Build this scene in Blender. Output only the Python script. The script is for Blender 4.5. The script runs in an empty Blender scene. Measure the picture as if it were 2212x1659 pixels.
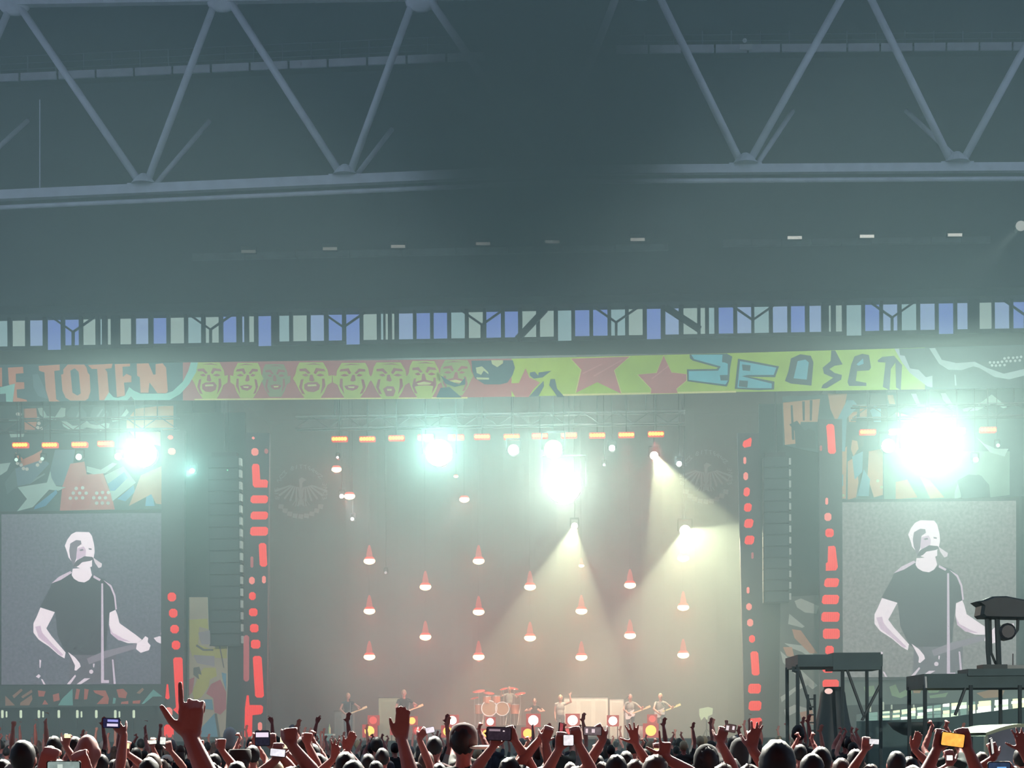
import bpy, bmesh, math, random
import numpy as np
from mathutils import Vector, Matrix

# ---------------------------------------------------------------- camera
F, CX, HY, W, H = 4000.0, 1106.0, 1600.0, 2212, 1659
CAMZ, ROLL = 1.75, 0.0065
scene = bpy.context.scene
COL = scene.collection
cam_d = bpy.data.cameras.new('camera'); cam = bpy.data.objects.new('camera', cam_d); COL.objects.link(cam)
cam_d.sensor_fit = 'HORIZONTAL'; cam_d.sensor_width = 36.0
cam_d.lens = 36.0 * F / W
cam_d.shift_y = (HY - H / 2) / W
cam_d.clip_end = 600
_r = Vector((math.cos(ROLL), 0, -math.sin(ROLL))); _u = Vector((math.sin(ROLL), 0, math.cos(ROLL)))
cam.matrix_world = Matrix(((_r.x, _u.x, 0, 0), (_r.y, _u.y, -1, 0), (_r.z, _u.z, 0, CAMZ), (0, 0, 0, 1)))
scene.camera = cam

# ---------------------------------------------------------------- sky, exposure, sampling
world = bpy.data.worlds.new('dusk_sky'); scene.world = world; world.use_nodes = True
SKY = (0.22, 0.31, 0.43)
bg = world.node_tree.nodes['Background']
bg.inputs[0].default_value = (*SKY, 1); bg.inputs[1].default_value = 1.85
scene.view_settings.view_transform = 'Standard'
scene.view_settings.look = 'None'
scene.view_settings.exposure = 0.0
scene.view_settings.gamma = 1.0
scene.view_settings.use_curve_mapping = False
cy = scene.cycles
cy.use_denoising = True
cy.use_adaptive_sampling = True; cy.adaptive_threshold = 0.06; cy.adaptive_min_samples = 12
cy.max_bounces = 3; cy.diffuse_bounces = 1; cy.glossy_bounces = 2; cy.transmission_bounces = 2
cy.volume_bounces = 0; cy.transparent_max_bounces = 12
cy.sample_clamp_indirect = 3.0; cy.light_sampling_threshold = 0.03; cy.volume_step_rate = 2.0
cy.caustics_reflective = False; cy.caustics_refractive = False

# ---------------------------------------------------------------- pixels to places
def ray(px, py):
    x = (px - CX) / F; y = (HY - py) / F
    return Vector((x * math.cos(ROLL) + y * math.sin(ROLL), 1.0, -x * math.sin(ROLL) + y * math.cos(ROLL)))
EYE = Vector((0, 0, CAMZ))
def at(px, py, d):
    return EYE + ray(px, py) * d
YAW = math.radians(3.0)
S0 = Vector((0, 64, 0))
SU = Vector((math.cos(YAW), -math.sin(YAW), 0)); SV = Vector((math.sin(YAW), math.cos(YAW), 0))
def sp(px, py, v=0.0):
    """pixel -> stage-frame point (u, v, z) on the upright stage plane v metres behind the portal front"""
    r = ray(px, py)
    t = ((S0 - EYE).dot(SV) + v) / r.dot(SV)
    p = EYE + r * t - S0
    return Vector((p.dot(SU), v, p.z))
def s2w(p):
    return S0 + SU * p[0] + SV * p[1] + Vector((0, 0, p[2]))
def w2s(p):
    q = Vector(p) - S0
    return Vector((q.dot(SU), q.dot(SV), q.z))

# ---------------------------------------------------------------- materials
MATS = {}
def srgb(r, g, b):
    f = lambda c: (c / 255 / 12.92) if c / 255 <= 0.04045 else ((c / 255 + 0.055) / 1.055) ** 2.4
    return (f(r), f(g), f(b))
def mat(name, col, rough=0.7, metal=0.0, noise=0.0, scale=8.0, bump=0.0, spec=0.3):
    if name in MATS: return MATS[name]
    m = bpy.data.materials.new(name); m.use_nodes = True; MATS[name] = m
    nt = m.node_tree; b = nt.nodes['Principled BSDF']
    b.inputs['Base Color'].default_value = (*col, 1)
    b.inputs['Roughness'].default_value = rough; b.inputs['Metallic'].default_value = metal
    b.inputs['Specular IOR Level'].default_value = spec
    if noise > 0 or bump > 0:
        tc = nt.nodes.new('ShaderNodeTexCoord'); n = nt.nodes.new('ShaderNodeTexNoise')
        n.inputs['Scale'].default_value = scale; n.inputs['Detail'].default_value = 4
        nt.links.new(tc.outputs['Object'], n.inputs['Vector'])
        if noise > 0:
            r = nt.nodes.new('ShaderNodeValToRGB')
            lo = tuple(max(0, c * (1 - noise)) for c in col); hi = tuple(min(1, c * (1 + noise)) for c in col)
            r.color_ramp.elements[0].position = 0.3; r.color_ramp.elements[1].position = 0.7
            r.color_ramp.elements[0].color = (*lo, 1); r.color_ramp.elements[1].color = (*hi, 1)
            nt.links.new(n.outputs['Fac'], r.inputs['Fac']); nt.links.new(r.outputs['Color'], b.inputs['Base Color'])
        if bump > 0:
            bp = nt.nodes.new('ShaderNodeBump'); bp.inputs['Strength'].default_value = bump
            nt.links.new(n.outputs['Fac'], bp.inputs['Height']); nt.links.new(bp.outputs['Normal'], b.inputs['Normal'])
    return m
def emit(name, col, s=1.0, noise=0.0, scale=30.0, sample=False):
    if name in MATS: return MATS[name]
    m = bpy.data.materials.new(name); m.use_nodes = True; MATS[name] = m
    nt = m.node_tree; nt.nodes.clear()
    o = nt.nodes.new('ShaderNodeOutputMaterial'); e = nt.nodes.new('ShaderNodeEmission')
    e.inputs[0].default_value = (*col, 1); e.inputs[1].default_value = s
    nt.links.new(e.outputs[0], o.inputs['Surface'])
    if noise > 0:
        tc = nt.nodes.new('ShaderNodeTexCoord'); n = nt.nodes.new('ShaderNodeTexNoise')
        n.inputs['Scale'].default_value = scale; n.inputs['Detail'].default_value = 3
        r = nt.nodes.new('ShaderNodeValToRGB')
        r.color_ramp.elements[0].position = 0.25; r.color_ramp.elements[1].position = 0.75
        r.color_ramp.elements[0].color = (*[c * (1 - noise) for c in col], 1); r.color_ramp.elements[1].color = (*[c * (1 + noise) for c in col], 1)
        nt.links.new(tc.outputs['Object'], n.inputs['Vector']); nt.links.new(n.outputs['Fac'], r.inputs['Fac']); nt.links.new(r.outputs['Color'], e.inputs[0])
    if not sample:
        m.cycles.emission_sampling = 'NONE'
    return m
def paint(r, g, b):
    """printed cloth in one ink colour (sRGB)"""
    return mat('ink_%02x%02x%02x' % (r, g, b), srgb(r, g, b), 0.75, noise=0.08, scale=1.5)

# ---------------------------------------------------------------- mesh helpers
class MB:
    def __init__(s): s.v = []; s.f = []; s.m = []
    def add(s, vs, fs, m=0):
        o = len(s.v); s.v += [tuple(p) for p in vs]; s.f += [tuple(i + o for i in f) for f in fs]; s.m += [m] * len(fs); return s
    def box(s, lo, hi, m=0):
        (a, b, c), (d, e, g) = lo, hi
        return s.add([(a, b, c), (d, b, c), (d, e, c), (a, e, c), (a, b, g), (d, b, g), (d, e, g), (a, e, g)],
                     [(0, 3, 2, 1), (4, 5, 6, 7), (0, 1, 5, 4), (1, 2, 6, 5), (2, 3, 7, 6), (3, 0, 4, 7)], m)
    def bar(s, p, q, w, h=None, m=0, up=(0, 0, 1)):
        h = h or w
        p, q = Vector(p), Vector(q); d = (q - p).normalized(); u = Vector(up)
        if abs(d.dot(u)) > 0.95: u = Vector((0, 1, 0))
        a = d.cross(u).normalized(); b = a.cross(d).normalized()
        vs = [e + a * (sx * w / 2) + b * (sy * h / 2) for e in (p, q) for sx, sy in ((-1, -1), (1, -1), (1, 1), (-1, 1))]
        return s.add(vs, [(0, 1, 2, 3), (7, 6, 5, 4), (0, 4, 5, 1), (1, 5, 6, 2), (2, 6, 7, 3), (3, 7, 4, 0)], m)
    def tube(s, pts, r, n=10, m=0, cap=True):
        pts = [Vector(p) for p in pts]; k = len(pts); rs = r if isinstance(r, (list, tuple)) else [r] * k
        vs = []; prev = None
        for i, p in enumerate(pts):
            d = (pts[min(i + 1, k - 1)] - pts[max(i - 1, 0)]).normalized()
            a = prev if prev is not None else (Vector((0, 0, 1)) if abs(d.z) < 0.9 else Vector((1, 0, 0)))
            a = (a - d * a.dot(d)).normalized(); prev = a; b = d.cross(a)
            vs += [p + (a * math.cos(t) + b * math.sin(t)) * rs[i] for t in [2 * math.pi * j / n for j in range(n)]]
        fs = [(i * n + j, i * n + (j + 1) % n, (i + 1) * n + (j + 1) % n, (i + 1) * n + j) for i in range(k - 1) for j in range(n)]
        if cap: fs += [tuple(range(n))[::-1], tuple(range((k - 1) * n, k * n))]
        return s.add(vs, fs, m)
    def lathe(s, c, prof, n=16, axis='z', m=0, cap=True):
        """prof: (radius, height) pairs from the base c along the axis"""
        c = Vector(c); vs = []
        for r, h in prof:
            for j in range(n):
                t = 2 * math.pi * j / n; x, y = r * math.cos(t), r * math.sin(t)
                vs.append(c + (Vector((x, y, h)) if axis == 'z' else Vector((x, h, -y)) if axis == 'y' else Vector((h, x, y))))
        k = len(prof)
        fs = [(i * n + j, i * n + (j + 1) % n, (i + 1) * n + (j + 1) % n, (i + 1) * n + j) for i in range(k - 1) for j in range(n)]
        if cap: fs += [tuple(range(n))[::-1], tuple(range((k - 1) * n, k * n))]
        return s.add(vs, fs, m)
    def ball(s, c, r, n=12, k=8, m=0):
        r = Vector(r) if not isinstance(r, (int, float)) else Vector((r, r, r)); c = Vector(c); vs = [c + Vector((0, 0, r.z))]
        for i in range(1, k):
            a = math.pi * i / k
            vs += [c + Vector((r.x * math.sin(a) * math.cos(2 * math.pi * j / n), r.y * math.sin(a) * math.sin(2 * math.pi * j / n), r.z * math.cos(a))) for j in range(n)]
        vs.append(c - Vector((0, 0, r.z))); L = len(vs) - 1
        fs = [(0, 1 + j, 1 + (j + 1) % n) for j in range(n)]
        for i in range(k - 2):
            fs += [(1 + i * n + j, 1 + (i + 1) * n + j, 1 + (i + 1) * n + (j + 1) % n, 1 + i * n + (j + 1) % n) for j in range(n)]
        fs += [(1 + (k - 2) * n + (j + 1) % n, 1 + (k - 2) * n + j, L) for j in range(n)]
        return s.add(vs, fs, m)
    def sheet(s, pts, m=0):
        """flat print: one face through stage-frame points, turned to the audience"""
        pts = [Vector(p) for p in pts]; A = sum((a.x * b.z - b.x * a.z) for a, b in zip(pts, pts[1:] + pts[:1]))
        if A < 0: pts = pts[::-1]
        return s.add(pts, [tuple(range(len(pts)))], m)
    def slab(s, pts, depth, m=0):
        """a flat outline given in stage-frame points (constant v), made depth thick backwards"""
        pts = [Vector(p) for p in pts]; A = sum((a.x * b.z - b.x * a.z) for a, b in zip(pts, pts[1:] + pts[:1]))
        if A < 0: pts = pts[::-1]
        n = len(pts); bk = [p + Vector((0, depth, 0)) for p in pts]
        return s.add(pts + bk, [tuple(range(n)), tuple(range(2 * n - 1, n - 1, -1))] + [(i, i + n, (i + 1) % n + n, (i + 1) % n) for i in range(n)], m)

def mesh_of(mb, mats, origin=(0, 0, 0), smooth=False, name='mesh'):
    me = bpy.data.meshes.new(name); o = Vector(origin)
    me.from_pydata([tuple(Vector(p) - o) for p in mb.v], [], mb.f)
    for m in (mats if isinstance(mats, (list, tuple)) else [mats]): me.materials.append(m)
    if isinstance(mats, (list, tuple)) and len(mats) > 1: me.polygons.foreach_set('material_index', mb.m)
    if smooth: me.polygons.foreach_set('use_smooth', [True] * len(me.polygons))
    me.update(); return me
def tag(o, label=None, cat=None, group=None, kind=None):
    if label: o['label'] = label
    if cat: o['category'] = cat
    if group: o['group'] = group
    if kind: o['kind'] = kind
    return o
def place(o, origin, frame):
    if frame == 's': o.location = s2w(origin); o.rotation_euler = (0, 0, -YAW)
    else: o.location = Vector(origin)
class Thing:
    """a thing: an Empty at its base with parts under it; all geometry is given in frame coordinates ('s' stage, 'w' world)"""
    def __init__(s, name, label, cat, origin, frame='s', group=None, kind=None):
        s.o = bpy.data.objects.new(name, None); COL.objects.link(s.o); s.origin = Vector(origin); s.frame = frame
        s.o.empty_display_size = 0.1
        place(s.o, origin, frame); tag(s.o, label, cat, group, kind)
    def part(s, name, mb, mats, parent=None, smooth=False, label=None, kind=None):
        me = mesh_of(mb, mats, s.origin, smooth, name) if isinstance(mb, MB) else mb
        o = bpy.data.objects.new(name, me); COL.objects.link(o); o.parent = parent or s.o
        if label: o['label'] = label
        if kind: o['kind'] = kind
        return o
    def copy(s, origin, label=None, group=None):
        t = Thing.__new__(Thing); t.origin = Vector(origin); t.frame = s.frame
        t.o = s.o.copy(); COL.objects.link(t.o); place(t.o, origin, s.frame)
        if label: t.o['label'] = label
        if group: t.o['group'] = group
        for ch in list(s.o.children):
            c = ch.copy(); COL.objects.link(c); c.parent = t.o
            for g in list(ch.children):
                e = g.copy(); COL.objects.link(e); e.parent = c
        return t
def single(name, mb, mats, label, cat, origin=(0, 0, 0), frame='s', group=None, kind=None, smooth=False):
    o = bpy.data.objects.new(name, mesh_of(mb, mats, origin, smooth, name)); COL.objects.link(o); place(o, origin, frame)
    return tag(o, label, cat, group, kind)
def struct(name, mb, mats, frame='s', origin=(0, 0, 0), smooth=False):
    return single(name, mb, mats, None, None, origin, frame, None, 'structure', smooth)
def lamp(kind, pos_w, col, power, target=None, size=None, blend=0.3, rad=0.1, parent=None):
    L = bpy.data.lights.new('light', kind); L.color = col; L.energy = power; L.shadow_soft_size = rad
    o = bpy.data.objects.new('light', L); COL.objects.link(o); o.location = pos_w
    if kind == 'SPOT':
        L.spot_size = size; L.spot_blend = blend
    if target is not None:
        o.rotation_euler = (Vector(target) - Vector(pos_w)).to_track_quat('-Z', 'Y').to_euler()
    return o
# ================================================================ front-of-house lights (towers behind the camera), aimed at the stage front
lamp('SPOT', (-14, -8, 13), (1.0, 0.98, 0.88), 74000, s2w((-9, 0, 8)), math.radians(23), 0.5, 0.3)
lamp('SPOT', (15, -8, 13), (1.0, 0.98, 0.88), 74000, s2w((9, 0, 8)), math.radians(23), 0.5, 0.3)
# added unseen red lamps behind the camera, reddening the crowd's skin
for x in (-9, 10): lamp('SPOT', (x, -12, 12), (1.0, 0.28, 0.24), 1900, (x * .45, 12, 1.5), math.radians(70), 0.6, 0.3)
# two added unseen spots behind the camera that brighten the band
lamp('SPOT', (-3, -10, 9), (1.0, 0.98, 0.84), 115000, s2w((-3.5, 3, 3)), math.radians(5.5), 0.6, 0.2)
lamp('SPOT', (3, -10, 9), (1.0, 0.98, 0.84), 115000, s2w((4.5, 3, 3)), math.radians(5.5), 0.6, 0.2)
# added white lamps above the frame, unseen, giving the heads their bright rims
for x in (-10, -3.5, 3.5, 10): lamp('SPOT', (x, 33, 17.5), (1.0, 0.98, 0.86), 85000, (x * .6, 13, 1.5), math.radians(58), 0.5, 0.25)

# ================================================================ the stadium
M_ROOF = mat('roof_cladding', srgb(74, 82, 92), 0.85, noise=0.12, scale=0.3)
M_STEEL = mat('grey_painted_steel', srgb(205, 215, 228), 0.5, noise=0.10, scale=2.0)
M_DARKST = mat('dark_steel', srgb(46, 54, 60), 0.6)
M_CONC = mat('concrete', srgb(62, 70, 74), 0.9, noise=0.2, scale=0.8)
M_PITCH = mat('pitch_cover', srgb(60, 62, 64), 0.95, noise=0.15, scale=0.6)
M_BLACK = mat('black_metal', srgb(30, 33, 38), 0.5)
M_DRAPE = mat('black_drape', srgb(34, 38, 42), 0.95, noise=0.2, scale=1.2)

g = MB(); g.box((-75, -30, -0.3), (75, 130, 0)); struct('floor', g, M_PITCH, 'w')
VR = 46.0                                             # rear stand and its window band, behind the stage
def band(px, top, v=VR): # the two long edges of the window band
    y = (684 - 39.0 * px / 2212) if top else (748 - 37.0 * px / 2212)
    return sp(px, y, v)
# the opposite stand behind the camera, with its own roof
g = MB(); g.add([(-75, -16, 0), (75, -16, 0), (75, -46, 0), (-75, -46, 0), (-75, -16, 2), (75, -16, 2), (75, -46, 27), (-75, -46, 27)], [(0, 3, 2, 1), (4, 5, 6, 7), (0, 1, 5, 4), (1, 2, 6, 5), (2, 3, 7, 6), (3, 0, 4, 7)]); struct('wall_opposite_stand', g, M_CONC, 'w')
g = MB(); g.box((-75, -47, 0), (75, -46, 36)); struct('wall_opposite_rear', g, M_CONC, 'w')
g = MB(); g.add([(-75, -47, 30), (75, -47, 30), (75, 14, 36), (-75, 14, 36), (-75, -47, 30.6), (75, -47, 30.6), (75, 14, 36.6), (-75, 14, 36.6)], [(0, 3, 2, 1), (4, 5, 6, 7), (0, 1, 5, 4), (1, 2, 6, 5), (2, 3, 7, 6), (3, 0, 4, 7)]); struct('ceiling_opposite', g, M_ROOF, 'w')
# roof underside, sloping up towards the pitch
ZR = band(1106, True).z
def roofz(v): return ZR + (VR - v) * 0.2025
g = MB()
g.add([(-80, VR + 1, roofz(VR)), (80, VR + 1, roofz(VR)), (80, -8, roofz(-8)), (-80, -8, roofz(-8)),
       (-80, VR + 1, roofz(VR) + .6), (80, VR + 1, roofz(VR) + .6), (80, -8, roofz(-8) + .6), (-80, -8, roofz(-8) + .6)],
      [(3, 2, 1, 0), (4, 5, 6, 7), (0, 1, 5, 4), (1, 2, 6, 5), (2, 3, 7, 6), (3, 0, 4, 7)])
roof = struct('ceiling', g, M_ROOF)
# lower edge of the stand wall, its parapet stepping up and down under the panes
ZW = band(1106, False).z
g = MB(); g.box((-80, VR - 0.2, 0), (80, VR + 3, ZW - 0.28)); rear = struct('wall_rear', g, M_CONC)
def wpart(name, mb, m, parent=rear, label=None):
    o = bpy.data.objects.new(name, mesh_of(mb, m, (0, 0, 0), False, name)); COL.objects.link(o); o.parent = parent
    if label: o['label'] = label
    return o
M_PANE = []
for i, c in enumerate([(0.92, 1.0, 0.82), (0.84, 0.93, 1.0), (0.66, 0.76, 1.0), (0.84, 0.98, 0.86)]):
    m = bpy.data.materials.new('clear_pane'); m.use_nodes = True; nt = m.node_tree; nt.nodes.clear()
    o_ = nt.nodes.new('ShaderNodeOutputMaterial'); t_ = nt.nodes.new('ShaderNodeBsdfTransparent'); t_.inputs[0].default_value = (*c, 1)
    gl = nt.nodes.new('ShaderNodeBsdfGlossy'); gl.inputs['Roughness'].default_value = 0.2
    mx = nt.nodes.new('ShaderNodeMixShader'); mx.inputs[0].default_value = 0.04
    nt.links.new(t_.outputs[0], mx.inputs[1]); nt.links.new(gl.outputs[0], mx.inputs[2]); nt.links.new(mx.outputs[0], o_.inputs['Surface'])
    M_PANE.append(m)
PANES = [(-20, 17), (25, 55), (63, 93), (101, 132), (139, 171), (178, 207), (215, 221), (231, 240), (258, 284), (292, 321), (330, 360), (367, 398),
         (405, 435), (443, 473), (481, 511), (522, 528), (537, 549), (557, 586), (602, 625), (632, 663), (670, 700), (709, 739), (747, 777), (784, 814),
         (822, 828), (832, 838), (846, 852), (861, 892), (899, 929), (936, 966), (974, 1004), (1012, 1043), (1050, 1082), (1090, 1119), (1128, 1158),
         (1166, 1196), (1205, 1234), (1242, 1273), (1281, 1312), (1320, 1350), (1358, 1388), (1397, 1427), (1437, 1466), (1476, 1506), (1513, 1523),
         (1531, 1543), (1552, 1584), (1592, 1623), (1629, 1661), (1669, 1701), (1708, 1739), (1748, 1774), (1790, 1795), (1805, 1819), (1828, 1861),
         (1868, 1900), (1907, 1939), (1947, 1980), (1987, 2020), (2027, 2060), (2067, 2091), (2115, 2143), (2148, 2181), (2188, 2235)]
DEEP = {101, 557, 747, 1205, 1397, 1828, 2027}
BLUE = {63: 1, 101: 2, 139: 2, 292: 1, 330: 2, 481: 2, 522: 1, 557: 2, 670: 1, 709: 2, 747: 2, 861: 1, 899: 2, 936: 2, 1050: 2, 1090: 2, 1242: 2, 1281: 2, 1397: 2, 1437: 1,
        1552: 2, 1592: 1, 1669: 1, 1708: 2, 1748: 1, 1868: 2, 1907: 1, 1987: 1, 2027: 2, 2067: 1, 2148: 1, 2188: 2}
M_MULL = mat('mullion_steel', srgb(44, 56, 62), 0.7)
prev = -60
for k, (a, b) in enumerate(PANES):
    ta, tb, ba, bb = band(a, True), band(b, True), band(a, False), band(b, False)
    ba.z = bb.z = ZW; ta.z = tb.z = ZR
    dz = -0.27 if a in DEEP else 0.0
    g = MB(); g.box((ta.x, VR + 0.05, ZW + dz), (tb.x, VR + 0.08, ZR)); wpart('pane', g, M_PANE[BLUE.get(a, 0 if k % 3 else 3)])
    p = band(prev, True)
    g = MB(); g.box((p.x, VR - 0.12, ZW - 0.3), (ta.x, VR + 0.2, ZR + .05)); wpart('mullion', g, M_MULL)
    if dz == 0:
        g = MB(); g.box((ta.x, VR - 0.1, ZW - 0.3), (tb.x, VR + 0.15, ZW)); wpart('sill', g, M_MULL)
    prev = b
p = band(prev, True); g = MB(); g.box((p.x, VR - .12, ZW - .3), (p.x + 40, VR + .2, ZR)); wpart('mullion', g, M_MULL)
p = band(-60, True); g = MB(); g.box((p.x - 40, VR - .12, ZW - .3), (p.x, VR + .2, ZR)); wpart('mullion', g, M_MULL)
for xc in (-134, 158, 455, 742, 1041, 1331, 1626, 1927, 2215):
    y0 = 684 - 39 * xc / 2212
    g = MB(); n = sp(xc, y0 + 36, VR - .15)
    g.bar(sp(xc - 46, y0 + 4, VR - .15), n, .12); g.bar(sp(xc + 46, y0 + 4, VR - .15), n, .12); g.bar(n, sp(xc, y0 + 66, VR - .15), .16)
    wpart('brace', g, M_MULL)
for a, b in (((1117, 733), (1178, 668)), ((1438, 664), (1512, 712))):
    g = MB(); g.bar(sp(*a, VR - .35), sp(*b, VR - .35), .35); wpart('diagonal_strut', g, M_MULL)
for a, b in ((860, 1085), (1128, 1170), (1450, 1700)):
    y = 738 - 36 * (a - 860) / 2212
    g = MB(); g.tube([sp(a, y - 3, VR - .2), sp(b, y - 3 - 36 * (b - a) / 2212, VR - .2)], .045, 6); wpart('handrail', g, M_MULL)
# dark fascia beam where the roof meets the wall
g = MB(); g.box((-80, VR - 1.0, ZR - 0.05), (80, VR + 0.3, ZR + 0.55)); struct('beam_eaves', g, M_MULL)

# ---- roof truss: the bottom chord bends behind the middle of the picture
def at_z(px, py, z):
    r = ray(px, py); return EYE + r * ((z - CAMZ) / r.z)
ZC = at(1230, 364, 70).z                              # chord height
ZU = at(1230, -20, 70).z                              # upper chord height
tr = Thing('roof_truss', 'pale grey steel roof truss with zigzag diagonals spanning the top of the picture', 'truss', (0, 70, ZC), 'w')
cA, cB, cC = at_z(-120, 428, ZC), at_z(1230, 368, ZC), at_z(2330, 361, ZC)
g = MB(); g.bar(cA, cB, 0.36, 0.36); g.bar(cB, cC, 0.32, 0.32); tr.part('bottom_chord', g, M_STEEL)
off = Vector((0, 0.15, -0.43))
g = MB(); g.tube([cA + off, cB + off * .9, cC + off * .9], .095, 10); tr.part('lower_rail', g, M_STEEL)
def chord(px):                                        # point on the chord under a pixel column
    a, b = (cA, cB) if px < 1230 else (cB, cC)
    r = ray(px, 390); n = Vector((b.y - a.y, -(b.x - a.x), 0)); t = (a - EYE).dot(n) / r.dot(n)
    q = EYE + r * t; return Vector((q.x, q.y, ZC))
def upper(px, py):                                    # point above the chord line (same upright plane) on a pixel
    a, b = (cA, cB) if px < 1230 else (cB, cC)
    r = ray(px, py); n = Vector((b.y - a.y, -(b.x - a.x), 0)); return EYE + r * ((a - EYE).dot(n) / r.dot(n))
for lo, hi in (((-150, 405), (20, 20)), ((300, 392), (45, 18)), ((320, 388), (462, 12)), ((733, 371), (500, 8)), ((757, 371), (890, 8)), ((1170, 352), (930, 2)), ((1192, 352), (1340, -30)),
               ((1597, 345), (1422, -12)), ((1623, 342), (1832, -30)), ((2052, 345), (1868, -30)), ((2082, 345), (2275, -10)), ((2400, 340), (2300, 0))):
    g = MB(); g.tube([upper(*lo), upper(*hi)], .145, 10); tr.part('diagonal', g, M_STEEL, smooth=True)
for px, (tx, ty) in ((310, (452, 262)), (745, (846, 280)), (1180, (1280, 260)), (1612, (1712, 240)), (2066, (1958, 240)), (-140, (60, 260))):
    g = MB(); q = upper(tx, ty); q2 = EYE + (q - EYE) * 1.055; g.tube([chord(px) + Vector((0.35, .1, .1)), q2], .1, 8); tr.part('back_brace', g, M_STEEL, smooth=True)
for px, py in ((310, 388), (745, 370), (1180, 352), (1610, 344), (2067, 344)):
    g = MB(); c = upper(px, py); g.box((c.x - .62, c.y - .12, ZC + .02), (c.x + .62, c.y + .12, ZC + .22)); g.lathe((c.x, c.y, ZC + .2), [(.5, 0), (.3, .25), (.12, .4)], 12); tr.part('node_plate', g, M_STEEL)
for px, py in ((32, 12), (481, 4), (910, 4), (1385, -22), (1850, -30)):
    g = MB(); c = upper(px, py); g.ball(c, (.62, .2, .42), 12, 8); tr.part('node_plate', g, M_STEEL, smooth=True)
g = MB(); g.bar(upper(-120, 6), upper(1225, -16), .35); g.bar(upper(1235, -22), upper(2330, -34), .35); tr.part('top_chord', g, M_STEEL)
g = MB(); g.tube([upper(86, 215), upper(86, 410)], .022, 6); tr.part('hanger_cable', g, M_STEEL)
# ---- catwalk with railing behind the truss
def catwalk(pts, dz, label, nposts):
    (x0, y0), (x1, y1) = pts; z = at(x1, y1, 82).z; a, b = at_z(x0, y0, z), at_z(x1, y1, z)
    c = Thing('roof_catwalk', label, 'catwalk', (a + b) / 2, 'w'); n = 14
    for i in range(n):
        p = a.lerp(b, (i + .03) / n); q = a.lerp(b, (i + .97) / n); g = MB(); g.bar(p, q, .12, .34); c.part('fascia_panel', g, M_STEEL)
    g = MB(); g.bar(a + Vector((0, .7, .1)), b + Vector((0, .7, .1)), 1.3, .08); c.part('deck', g, M_DARKST)
    for h in (.35, .62, .95):
        g = MB(); g.tube([a + Vector((0, 0, h)), b + Vector((0, 0, h))], .022, 6); c.part('rail', g, mat('rail_steel', srgb(105, 118, 130), .6))
    for i in range(nposts + 1):
        p = a.lerp(b, i / nposts); g = MB(); g.tube([p, p + Vector((0, 0, .97))], .03, 6); c.part('post', g, mat('rail_steel', srgb(105, 118, 130), .6))
    return c
catwalk(((-120, 174), (1050, 121)), 0, 'railed catwalk under the roof behind the zigzags above the word TOTEN', 19)
cw = catwalk(((1330, 107), (2330, 99)), 0, 'railed catwalk under the roof carrying one small floodlight', 16)
g = MB(); c = at(1612, 103, 81.6); g.box((c.x - .3, c.y - .12, c.z - .12), (c.x + .25, c.y, c.z + .12)); g.ball((c.x - .08, c.y - .1, c.z + .28), .1, 8, 6)
single('floodlight', g, mat('pale_lamp', srgb(215, 225, 230), .4), 'small white floodlight fixed to the railed catwalk', 'floodlight', frame='w')


# ---- row of roof lamps along a service duct
for x0, y0, x1, y1, lb in ((415, 546, 1445, 524, 'long pale service duct under the dark roof below six dim lamps'), (1560, 516, 2140, 508, 'shorter faint duct under the roof below three bright lamps')):
    def on_roof(px, py):
        r = ray(px, py); n = Vector((0, 0.2025, 1)); n = SV * .2025 + Vector((0, 0, 1)); p0 = s2w((0, VR, ZR))
        return EYE + r * ((p0 - EYE).dot(n) / r.dot(n)) - Vector((0, 0, .25))
    a, b = on_roof(x0, y0), on_roof(x1, y1); n = 9
    t = Thing('service_duct', lb, 'duct', (a + b) / 2, 'w')
    for i in range(n):
        g = MB(); g.bar(a.lerp(b, (i + .01) / n), a.lerp(b, (i + .985) / n), .3, .34); t.part('duct_section', g, mat('duct_zinc', srgb(112, 128, 126), .6, noise=.2, scale=1.5))
for i, (x, y, s) in enumerate(((537, 535, .12), (713, 529, .2), (860, 524, .28), (1043, 518, .34), (1193, 514, .4), (1377, 509, .45), (1716, 505, .8), (1872, 502, 1.0), (2062, 499, .8))):
    c = on_roof(x, y); w = .42
    t = Thing('roof_lamp', 'slim rectangular roof lamp, %s in the row under the roof' % ('faintest', 'second from the faint end', 'third from the faint end', 'fourth from the faint end', 'fifth from the faint end', 'last above the long duct', 'first beyond the gap', 'brightest', 'last towards the corner')[i], 'lamp', c, 'w', 'lamps under the stadium roof')
    g = MB(); g.box((c.x - w, c.y - .1, c.z - .06), (c.x + w, c.y + .25, c.z + .3)); t.part('housing', g, M_DARKST)
    g = MB(); g.box((c.x - w * .92, c.y - .12, c.z - .07), (c.x + w * .92, c.y - .101, c.z + .09)); t.part('diffuser', g, emit('roof_lamp_%d' % i, srgb(225, 245, 235), s))
# ---- haze that fills the far half of the stadium
def volume(name, dens, col=(0.93, 1, 0.98), aniso=0.0):
    m = bpy.data.materials.new(name); m.use_nodes = True; nt = m.node_tree; nt.nodes.clear()
    o_ = nt.nodes.new('ShaderNodeOutputMaterial'); v_ = nt.nodes.new('ShaderNodeVolumeScatter')
    v_.inputs['Color'].default_value = (*col, 1); v_.inputs['Density'].default_value = dens; v_.inputs['Anisotropy'].default_value = aniso
    nt.links.new(v_.outputs[0], o_.inputs['Volume']); return m
g = MB(); g.box((-60, -26, 0.02), (60, 44, 42))
single('haze', g, volume('stadium_haze', 0.010, (.65, .97, 1.0)), 'thin pale haze filling the air around the stage', 'haze', frame='s', kind='stuff')
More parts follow.
